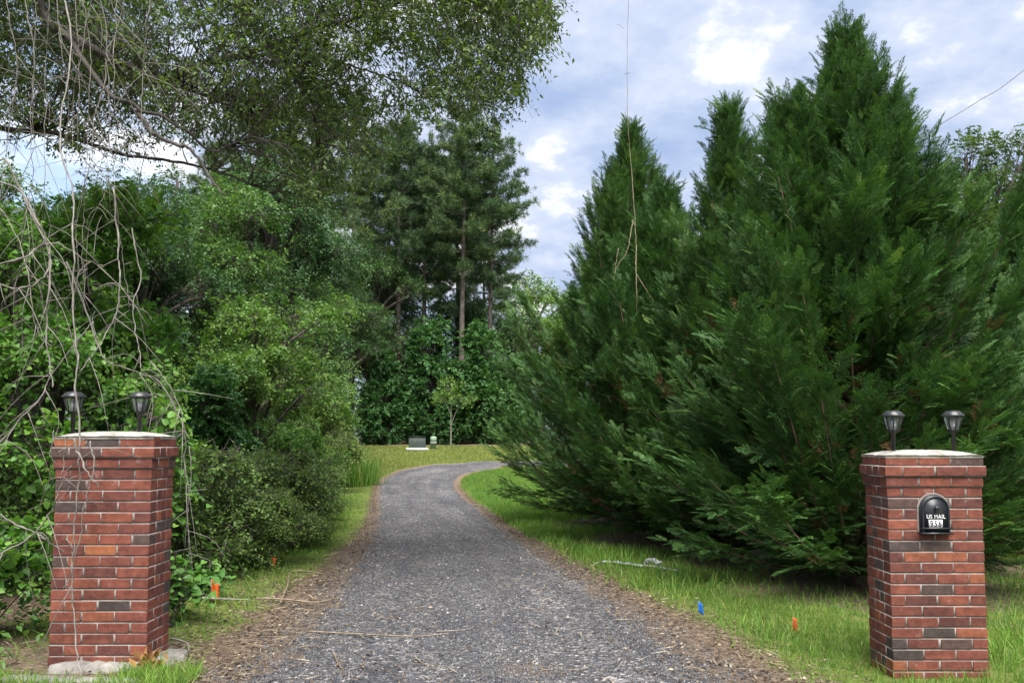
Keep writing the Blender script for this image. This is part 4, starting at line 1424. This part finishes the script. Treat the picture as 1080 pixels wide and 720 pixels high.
# ------------------------------------------------------------------ overhanging oak
def oak():
    g = np.random.default_rng(101)
    root = thing('oak_tree', 'old oak off to the left whose dark limbs and small leaves overhang the driveway', 'tree', gz(-6.9, 6.6))
    base = np.array(root.location)
    P0 = np.array([-6.6, 6.6, 3.4])
    limbs = []

    def limb(pts, r0, r1):
        limbs.append((cr(pts, 14 * len(pts)), r0, r1))

    limb([np.array([-6.9, 6.6, -.3]), np.array([-6.85, 6.6, 1.6]), P0], .30, .22)
    limb([P0, at(0, -20, 6.6), at(60, 26, 6.8), at(150, 76, 7), at(205, 98, 7.2), at(265, 122, 7.5)], .055, .010)
    limb([at(60, 26, 6.8), at(110, 95, 6.7), at(140, 115, 6.7), at(185, 132, 6.8), at(225, 157, 7), at(252, 150, 7.2)], .024, .007)
    limb([at(140, 115, 6.7), at(165, 145, 6.6), at(200, 160, 6.5), at(235, 205, 6.4)], .022, .008)
    limb([P0, at(-20, 40, 8.6), at(150, 88, 9), at(215, 70, 9), at(300, 44, 9.2), at(333, 30, 9.3), at(385, 18, 9.5), at(470, -12, 9.8), at(540, -8, 9.9)], .065, .010)
    limb([at(215, 70, 9), at(240, 40, 9), at(265, 0, 9), at(300, -60, 9)], .035, .018)
    limb([at(230, 66, 9), at(300, 58, 9.5), at(355, 66, 9.8), at(413, 83, 10), at(455, 105, 10.1)], .026, .006)
    limb([P0, at(-30, -190, 8), at(200, -130, 8.5), at(350, -70, 8.5), at(450, -25, 8.5), at(520, 12, 8.7), at(556, 45, 8.8)], .08, .008)
    limb([at(350, -70, 8.5), at(440, -90, 8.6), at(530, -50, 8.8), at(572, 0, 8.9), at(580, 25, 8.9)], .05, .006)
    limb([at(-40, 136, 7.4), at(60, 148, 7.6), at(130, 166, 7.8), at(215, 178, 8), at(290, 205, 8.2)], .028, .008)
    limb([at(200, -130, 8.5), at(240, -20, 8), at(300, 60, 7.9), at(330, 120, 7.9), at(335, 175, 8)], .028, .007)
    limb([at(0, -20, 6.6), at(70, -40, 7), at(170, -30, 7.2), at(280, -15, 7.5), at(380, -5, 8)], .035, .008)
    tb = MB()
    S, Sr = [], []
    for i, (p, a, b) in enumerate(limbs):
        wig = np.cumsum(g.normal(size=p.shape), 0) * .006
        wig -= np.linspace(0, 1, len(p))[:, None] * wig[-1]
        p = p + wig
        tb.add(*tube(p - base, np.linspace(a, b, len(p)), 8))
        if i:
            S.append(p[int(len(p) * .2):])
            Sr.append(len(S[-1]))
    S = np.concatenate(S)
    first = np.repeat(np.r_[0, np.cumsum(Sr)[:-1]], Sr)
    # clusters of leaves through the canopy volume
    bx = [-120, 0, 100, 200, 260, 330, 390, 430, 500, 545, 575, 590]
    byv = [124, 122, 150, 152, 160, 205, 190, 118, 118, 95, 45, 15]
    n = 21000
    px = g.uniform(-120, 586, n)
    py = g.uniform(-170, 215, n)
    Y = g.uniform(6.6, 10.6, n)
    lim = np.interp(px, bx, byv) + g.normal(size=n) * 14
    ok = py < lim
    # thinner on the left, thickest above the drive
    ok &= g.random(n) < np.interp(px, [-120, 0, 200, 300, 420, 560], [.75, .75, .65, .65, 1, .75])
    dn = ray(0, 0)
    C = np.array([at(a, b, c) for a, b, c in zip(px[ok], py[ok], Y[ok])])
    gapn = gapnoise(C, 1.5, 1.7) + np.interp(C[:, 0], [-8, -4, -3, -1, 0], [.3, .22, .10, .14, .20])
    C = C[gapn > .02]
    # link each cluster to the closest limb point by a thin twig
    for c in range(0, len(C), 2):
        dd = ((S - C[c]) ** 2).sum(1) + (S[:, 0] > C[c][0]) * .3
        im = np.argmin(dd)
        s0 = S[max(first[im], im - g.integers(0, 7))]
        if dd.min() > .8:
            continue
        midp = s0 * .5 + C[c] * .5 + g.normal(size=3) * .12 + [0, 0, .05]
        tb.add(*tube(cr([s0, midp, C[c]], 6) - base, np.linspace(.008, .002, 6), 3))
    cb = MB()
    shoots(g, C - base, nrm(g.normal(size=C.shape) * [.8, .6, .3] + [.3, -.2, -.1]), 13, .42, .070, NARROWER, cb, tb, .55, 0)
    tb.build('trunk', M['oak_bark'], root, True)
    # the loose leafy tip against the sky
    tip = np.array([at(*q) for q in [(556, 5, 8.9), (566, 0, 8.9), (572, 12, 8.9), (578, 22, 8.9), (582, 34, 8.9), (574, 38, 8.9), (568, 28, 8.9), (580, 5, 8.9), (584, 20, 8.9)]])
    leaf_cloud(g, tip - base, np.tile([0, 0, -1.], (len(tip), 1)), 7, .05, .10, NARROW, cb, 1.2, .3)
    cb.build('crown', M['oak'], root)
    return root


oak()

# ------------------------------------------------------------------ bare vines
def vine(name, label, lines, mat, seed, group=None, twig=0):
    g = np.random.default_rng(seed)
    mb = MB()
    o0 = None
    for pts, r0, r1 in lines:
        P = np.array([at(*q) for q in pts])
        if o0 is None:
            o0 = P[0].copy()
        n_ = max(10, 7 * len(P))
        Q = cr(P, n_)
        Q = Q + np.cumsum(g.normal(size=Q.shape), 0) * .0045
        mb.add(*tube(Q - o0, np.linspace(r0, r1, n_) * .78 * g.uniform(.7, 1.35, n_), 6))
        for t in range(int(twig * len(P))):
            s0 = Q[g.integers(2, n_)]
            L = g.uniform(.12, .7)
            d = nrm(g.normal(size=3) * [1, .5, .8] + [0, 0, -.4])
            mb.add(*tube(cr([s0, s0 + d * L * .5 + g.normal(size=3) * .03, s0 + d * L + [0, 0, -L * .3]], 6) - o0, np.linspace(.0035, .0012, 6), 4))
    o = mb.build(name, mat, None, True)
    o.location = o0
    return tag(o, label, 'vine', group)


vine('bare_vine', 'bleached bare vine stem hanging down the front of the left pillar', [
    ([(60, -30, 6.0), (75, 50, 5.7), (62, 140, 5.4), (72, 200, 5.2), (70, 250, 5.05), (68, 330, 4.95), (72, 380, 4.9), (73, 420, 4.85), (77, 465, 4.83), (75, 500, 4.84), (70, 540, 4.84), (69, 568, 4.84), (65, 600, 4.85), (63, 640, 4.83), (62, 690, 4.75), (68, 716, 4.6)], .008, .005),
    ([(77, 463, 4.83), (86, 480, 4.82), (98, 500, 4.80), (106, 511, 4.78)], .008, .005),
    ([(95, 465, 4.84), (101, 490, 4.83), (97, 520, 4.83), (92, 545, 4.83), (86, 580, 4.84), (78, 605, 4.84), (68, 622, 4.84)], .006, .003),
    ([(69, 568, 4.84), (75, 578, 4.83), (78, 590, 4.82)], .004, .002),
    ([(58, 455, 4.84), (57, 480, 4.83), (60, 492, 4.83)], .004, .002),
    ([(68, 460, 4.84), (66, 490, 4.83), (66, 502, 4.83)], .004, .002),
    ([(60, 480, 4.83), (75, 470, 4.82), (92, 462, 4.83)], .004, .002),
    ([(72, 505, 4.83), (84, 500, 4.82), (100, 495, 4.82)], .003, .0015)], M['dead_vine'], 201, None, .12)
vine('bare_vine', 'thick grey bare vine arching from the left photo edge down behind the left pillar', [
    ([(-10, 190, 5.4), (20, 205, 5.4), (40, 240, 5.3), (50, 268, 5.3), (44, 295, 5.2), (20, 310, 5.2), (-10, 300, 5.2)], .008, .006),
    ([(-10, 180, 5.5), (10, 170, 5.5), (30, 210, 5.5), (48, 250, 5.4), (60, 275, 5.3), (62, 310, 5.2), (60, 350, 5.2), (66, 390, 5.15), (75, 410, 5.1)], .009, .006),
    ([(-10, 480, 5.0), (20, 445, 5.0), (45, 425, 5.0), (55, 400, 5.1), (85, 360, 5.2), (100, 340, 5.3)], .008, .004),
    ([(-10, 586, 4.9), (25, 570, 4.9), (45, 545, 4.85), (60, 515, 4.82), (68, 495, 4.82)], .009, .004),
    ([(-10, 535, 4.95), (20, 555, 4.95), (40, 566, 4.95), (55, 570, 4.95)], .009, .005),
    ([(-10, 280, 5.2), (20, 272, 5.2), (32, 260, 5.3), (60, 258, 5.3), (85, 275, 5.4), (105, 280, 5.5)], .010, .004),
    ([(-10, 215, 5.6), (10, 225, 5.5), (25, 265, 5.4), (32, 300, 5.3), (45, 340, 5.3), (60, 355, 5.3)], .006, .003)], M['grey_vine'], 202, None, 1.5)
vine('bare_vine', 'bare vine loop falling from the oak between the lamps and the young tree', [
    ([(120, 200, 5.8), (124, 262, 5.8), (126, 300, 5.7), (122, 340, 5.7), (105, 375, 5.6), (85, 400, 5.5)], .008, .005),
    ([(140, 240, 5.9), (150, 290, 5.9), (140, 330, 5.8), (145, 370, 5.7), (150, 400, 5.6)], .006, .003),
    ([(70, 275, 5.4), (95, 340, 5.5), (110, 375, 5.5), (140, 390, 5.6), (165, 402, 5.7), (190, 440, 5.7), (200, 465, 5.7)], .008, .005),
    ([(160, 380, 5.7), (185, 410, 5.7), (198, 440, 5.7), (200, 480, 5.75), (206, 520, 5.8), (203, 580, 5.8)], .005, .003),
    ([(200, 470, 5.7), (205, 500, 5.7), (203, 540, 5.75), (205, 590, 5.8)], .005, .003)], M['dead_vine'], 203, None, 1.2)
L_ = []
g = np.random.default_rng(7)
for x0 in (8, 22, 36, 50, 66, 78, 86, 97, 104, 112, 128, 156):
    Y = g.uniform(5.6, 6.8)
    y1 = g.uniform(150, 330)
    pts = [(x0 + g.normal() * 5, -30, Y)]
    yy_ = -30
    xx = x0
    while yy_ < y1:
        yy_ += g.uniform(30, 60)
        xx += g.normal() * 5
        pts.append((xx, yy_, Y + g.normal() * .05))
    L_.append((pts, g.uniform(.004, .007), .002))
vine('hanging_vines', 'curtain of thin grey bare vine stems hanging from the oak at upper left', L_, M['grey_vine'], 204, None, 1.6)
vine('climbing_vine', 'thin brown vine rising straight out of the pointed cedar into the sky', [
    ([(652, 262, 12.9), (646, 300, 12.6), (648, 318, 12.6), (660, 332, 12.2)], .007, .004),
    ([(668, 232, 12.9), (663, 262, 12.6), (652, 280, 12.6), (646, 300, 12.6)], .007, .006),
    ([(672, 330, 12.2), (671, 305, 12.2), (670, 270, 12.6), (668, 232, 12.9), (664, 180, 13.2), (660, 135, 13.2), (658, 90, 13.2), (658, 40, 13.2), (660, -20, 13.2)], .008, .0045),
    ([(672, 290, 12.2), (690, 320, 12.0), (702, 340, 11.9)], .007, .004),
    ([(659, 120, 13.2), (662, 112, 13.2)], .005, .003), ([(659, 78, 13.2), (666, 76, 13.2)], .005, .002), ([(658, 30, 13.2), (650, 27, 13.2)], .005, .002)], M['stick'], 206)

# ------------------------------------------------------------------ right hand background tree, wire
broadleaf('background_tree', 'loose leafy broadleaf tree showing above the cedars at the right edge', gz(15.1, 24), 12, .2,
          rand_lobes(np.random.default_rng(12), (0, 0, 9.4), (2.2, 2.0, 2.0), 16, .9, .8), 900, 15, .25, .17, NARROWER, 'oak', 64, gap=.3)
wp = cr([at(960, 150, 26), at(1030, 108, 25.6), at(1085, 70, 25.3), at(1300, -110, 24)], 40)
mb = MB()
mb.add(*tube(wp - wp[0], .012, 6))
o = mb.build('power_line', M['cable'])
o.location = wp[0]
tag(o, 'thin overhead power line crossing the sky at the right', 'power line')

# ------------------------------------------------------------------ transformer, pedestal
q = ground_at(440, 474)
q[1] = min(q[1], 46.5)
sc_ = q[1] / F
tr_ = thing('transformer_box', 'dark green transformer cabinet on a pale slab at the far lawn', 'transformer', gz(q[0], q[1]), .12)
W_, H_, D_ = 17.5 * sc_, 11.5 * sc_, .85
mb = MB()
V, Fs = box((0, 0, H_ / 2 + .1), (W_, D_, H_))
V[[4, 5], 1] += .12
mb.add(V, Fs)
o = mb.build('cabinet', M['box_green'], tr_)
b_ = o.modifiers.new('b', 'BEVEL')
b_.width = .025
b_.segments = 2
mb = MB()
mb.add(*box((0, .04, H_ + .115), (W_ + .05, D_ - .04, .035)))
mb.build('lid', M['box_green'], tr_)
mb = MB()
mb.add(*box((0, -.05, .03), (W_ + .32, D_ + .35, .17)))
mb.build('concrete_pad', M['pad'], tr_)
mb = MB()
mb.add(*box((0.02, -D_ / 2 - .002 + .06, H_ * .5 + .1), (.02, .02, H_ * .7)))
mb.build('door_seam', M['digit'], tr_)
q2 = at(457, 473, 46.2)
pd = thing('utility_pedestal', 'pale green utility pedestal post beside the transformer cabinet', 'pedestal', gz(q2[0], 46.2))
mb = MB()
mb.add(*lathe([(.17, -.05), (.17, .42), (.19, .425), (.19, .68), (.16, .73), (.07, .76)], 14))
mb.build('housing', M['ped_green'], pd)
mb = MB()
mb.add(*lathe([(.20, .36), (.20, .41)], 14))
mb.build('band', M['pad'], pd)

# ------------------------------------------------------------------ small things on the ground
def crumple(name, label, pts, wid, hgt, mat, seed):
    g = np.random.default_rng(seed)
    P = cr(np.array([ground_at(*p_) for p_ in pts]), 40)
    mb = MB()
    na = 9
    rows = []
    for i, c in enumerate(P):
        t = np.linspace(-1, 1, na)
        ww = wid * (.35 + .65 * abs(math.sin(i * .55 + 1)))
        rows.append(np.stack([c[0] + t * .02 + g.normal(size=na) * .01, c[1] + t * ww, c[2] + .015 + hgt * (1 - t * t) * abs(math.sin(i * .8)) + g.random(na) * hgt * .5], 1))
    V = np.concatenate(rows)
    o0 = V[0].copy()
    q_ = np.array([[i * na + j, i * na + j + 1, (i + 1) * na + j + 1, (i + 1) * na + j] for i in range(39) for j in range(na - 1)])
    o = mk(name, V - o0, q_, mat, None, None, False)
    o.location = o0
    so = o.modifiers.new('t', 'SOLIDIFY')
    so.thickness = .003
    return tag(o, label, 'plastic sheet')


crumple('plastic_sheet', 'crumpled pale plastic sheeting strip lying under the cedars', [(626, 597), (640, 594), (660, 596), (676, 598), (690, 599), (704, 602), (716, 604)], .04, .018, M['sheet'], 3)
crumple('plastic_sheet', 'folded pale plastic scrap at the right end of the sheeting strip', [(680, 597), (688, 595), (697, 598)], .05, .05, M['sheet'], 4)


def stick(label, pts, r, mat='stick'):
    P = np.array([ground_at(*p_[:2]) + [0, 0, (p_[2] if len(p_) > 2 else 0) + .045] for p_ in pts])
    Q = cr(P, 8 * len(P))
    mb = MB()
    mb.add(*tube(Q - Q[0], np.linspace(r, r * .5, len(Q)), 6))
    o = mb.build('fallen_stick', M[mat], None, True)
    o.location = Q[0]
    return tag(o, label, 'stick', 'fallen sticks by the driveway')


stick('straight grey stick lying beside the first orange flag', [(213, 636), (235, 637), (262, 638)], .013, 'dead_vine')
stick('bent brown stick sticking up at the left driveway edge', [(296, 640), (303, 622), (306, 612, .04), (320, 611, .05), (340, 611, .02)], .008)
stick('long dark curved stick from the left verge onto the gravel', [(270, 636), (300, 637), (330, 640), (345, 638), (360, 634)], .009)
stick('long thin pale stick lying across the gravel near the front', [(326, 672), (365, 674), (400, 676), (440, 677), (475, 674)], .006)
stick('short pale curved stick on the gravel in the middle of the driveway', [(460, 672), (482, 671), (495, 669), (502, 665)], .008, 'dead_vine')
stick('small bent stick lying front left on the gravel', [(352, 695), (356, 706), (362, 714)], .005)
stick('thin bent stick near the bottom of the driveway', [(438, 700), (445, 706), (460, 712)], .005)
stick('looped dry vine piece by the left pillar footing', [(180, 680), (190, 682), (198, 686), (198, 694), (190, 696)], .008, 'dead_vine')

# pale edging strip at bottom left
p0, p1 = ground_at(20, 717), ground_at(135, 719)
mb = MB()
c_ = (p0 + p1) / 2
V, Fs = box((0, 0, .0), (np.linalg.norm(p1 - p0) + .15, .09, .06))
mb.add(V, Fs)
o = mb.build('edging_slab', M['concrete'])
o.location = c_ + [0, -.03, 0]
o.rotation_euler = (0, 0, math.atan2(p1[1] - p0[1], p1[0] - p0[0]))
b_ = o.modifiers.new('b', 'BEVEL')
b_.width = .015
tag(o, 'pale concrete edging strip in front of the left pillar', 'edging')
# tan dead leaf clump
q = ground_at(157, 708)
n = 60
P = np.c_[rng.normal(size=(n, 2)) * .03, rng.random(n) * .09]
mb = MB()
V, Fs, r = scatter(LEAF[0], LEAF[1], P, nrm(rng.normal(size=(n, 3)) + [0, 0, .8]), nrm(rng.normal(size=(n, 3))), rng.uniform(.04, .08, n), .3 + .5 * rng.random(n))
o = mk('dead_leaf_clump', V, Fs, leaf_mat('tan_dead_leaves', [(0, (.20, .10, .04)), (1, (.38, .21, .09))], .2, .8, (1, .9, .7)), None, r)
o.location = q
tag(o, 'clump of tan dead leaves in front of the left pillar footing', 'dead leaves')

# ------------------------------------------------------------------ light, sky, camera
SUN = nrm(np.array([.08, -.50, .86]))
el = math.asin(SUN[2])
rot = math.atan2(SUN[0], SUN[1])
sun = bpy.data.lights.new('sun', 'SUN')
sun.energy = 2.9
sun.angle = R(45)
sun.color = (1, .96, .90)
so = bpy.data.objects.new('sun', sun)
COL.objects.link(so)
so.rotation_euler = Vector(SUN).to_track_quat('Z', 'Y').to_euler()

w = bpy.data.worlds.new('World')
SC.world = w
w.use_nodes = True
nt = w.node_tree
nt.nodes.clear()
out = nt.nodes.new('ShaderNodeOutputWorld')
sky = nt.nodes.new('ShaderNodeTexSky')
sky.sky_type = 'NISHITA'
sky.sun_disc = False
sky.sun_elevation = el
sky.sun_rotation = rot
bg1 = nt.nodes.new('ShaderNodeBackground')
bg1.inputs['Strength'].default_value = .10
nt.links.new(sky.outputs[0], bg1.inputs[0])
tc = nt.nodes.new('ShaderNodeTexCoord').outputs['Generated']
sep = nt.nodes.new('ShaderNodeSeparateXYZ')
nt.links.new(tc, sep.inputs[0])
zc_ = math_(nt, 'ADD', math_(nt, 'MAXIMUM', sep.outputs[2], 0.0), .28)
cmb = nt.nodes.new('ShaderNodeCombineXYZ')
nt.links.new(math_(nt, 'DIVIDE', sep.outputs[0], zc_), cmb.inputs[0])
nt.links.new(math_(nt, 'DIVIDE', sep.outputs[1], zc_), cmb.inputs[1])
mp = nt.nodes.new('ShaderNodeMapping')
mp.inputs['Location'].default_value = (3.1, 1.7, 0)
nt.links.new(cmb.outputs[0], mp.inputs[0])
cover = ramp(nt, noise(nt, 1.1, 6, .55, mp.outputs[0]), [(.25, (0, 0, 0)), (.40, (1, 1, 1))])
shade = noise(nt, 3.1, 12, .57, mp.outputs[0])
ccol = ramp(nt, shade, [(.30, (.115, .155, .245)), (.44, (.165, .20, .275)), (.54, (.225, .25, .305)), (.59, (.33, .34, .36)), (.63, (.46, .46, .46))])
bg2 = nt.nodes.new('ShaderNodeBackground')
bg2.inputs['Strength'].default_value = 1.0
nt.links.new(ccol, bg2.inputs[0])
mx = nt.nodes.new('ShaderNodeMixShader')
nt.links.new(cover, mx.inputs[0])
nt.links.new(bg1.outputs[0], mx.inputs[1])
nt.links.new(bg2.outputs[0], mx.inputs[2])
nt.links.new(mx.outputs[0], out.inputs[0])

cam = bpy.data.cameras.new('camera')
cam.sensor_fit = 'HORIZONTAL'
cam.sensor_width = 36
cam.lens = 36 * F / 1080
cam.shift_y = 45 / 1080
cam.clip_end = 2000
cam.clip_start = .05
co = bpy.data.objects.new('camera', cam)
COL.objects.link(co)
co.location = (0, 0, CAMZ)
co.rotation_euler = (math.pi / 2 + PITCH, 0, 0)
SC.camera = co

vs_ = SC.view_settings
vs_.view_transform = 'Standard'
vs_.look = 'None'
vs_.gamma = 1
vs_.exposure = 1.74
SC.render.engine = 'CYCLES'
SC.cycles.max_bounces = 9
SC.cycles.diffuse_bounces = 6
SC.cycles.glossy_bounces = 2
SC.cycles.transmission_bounces = 5
SC.cycles.transparent_max_bounces = 8
SC.cycles.use_adaptive_sampling = True
SC.cycles.adaptive_threshold = .015
SC.cycles.use_denoising = True
try:
    SC.cycles.denoiser = 'OPENIMAGEDENOISE'
except Exception:
    pass
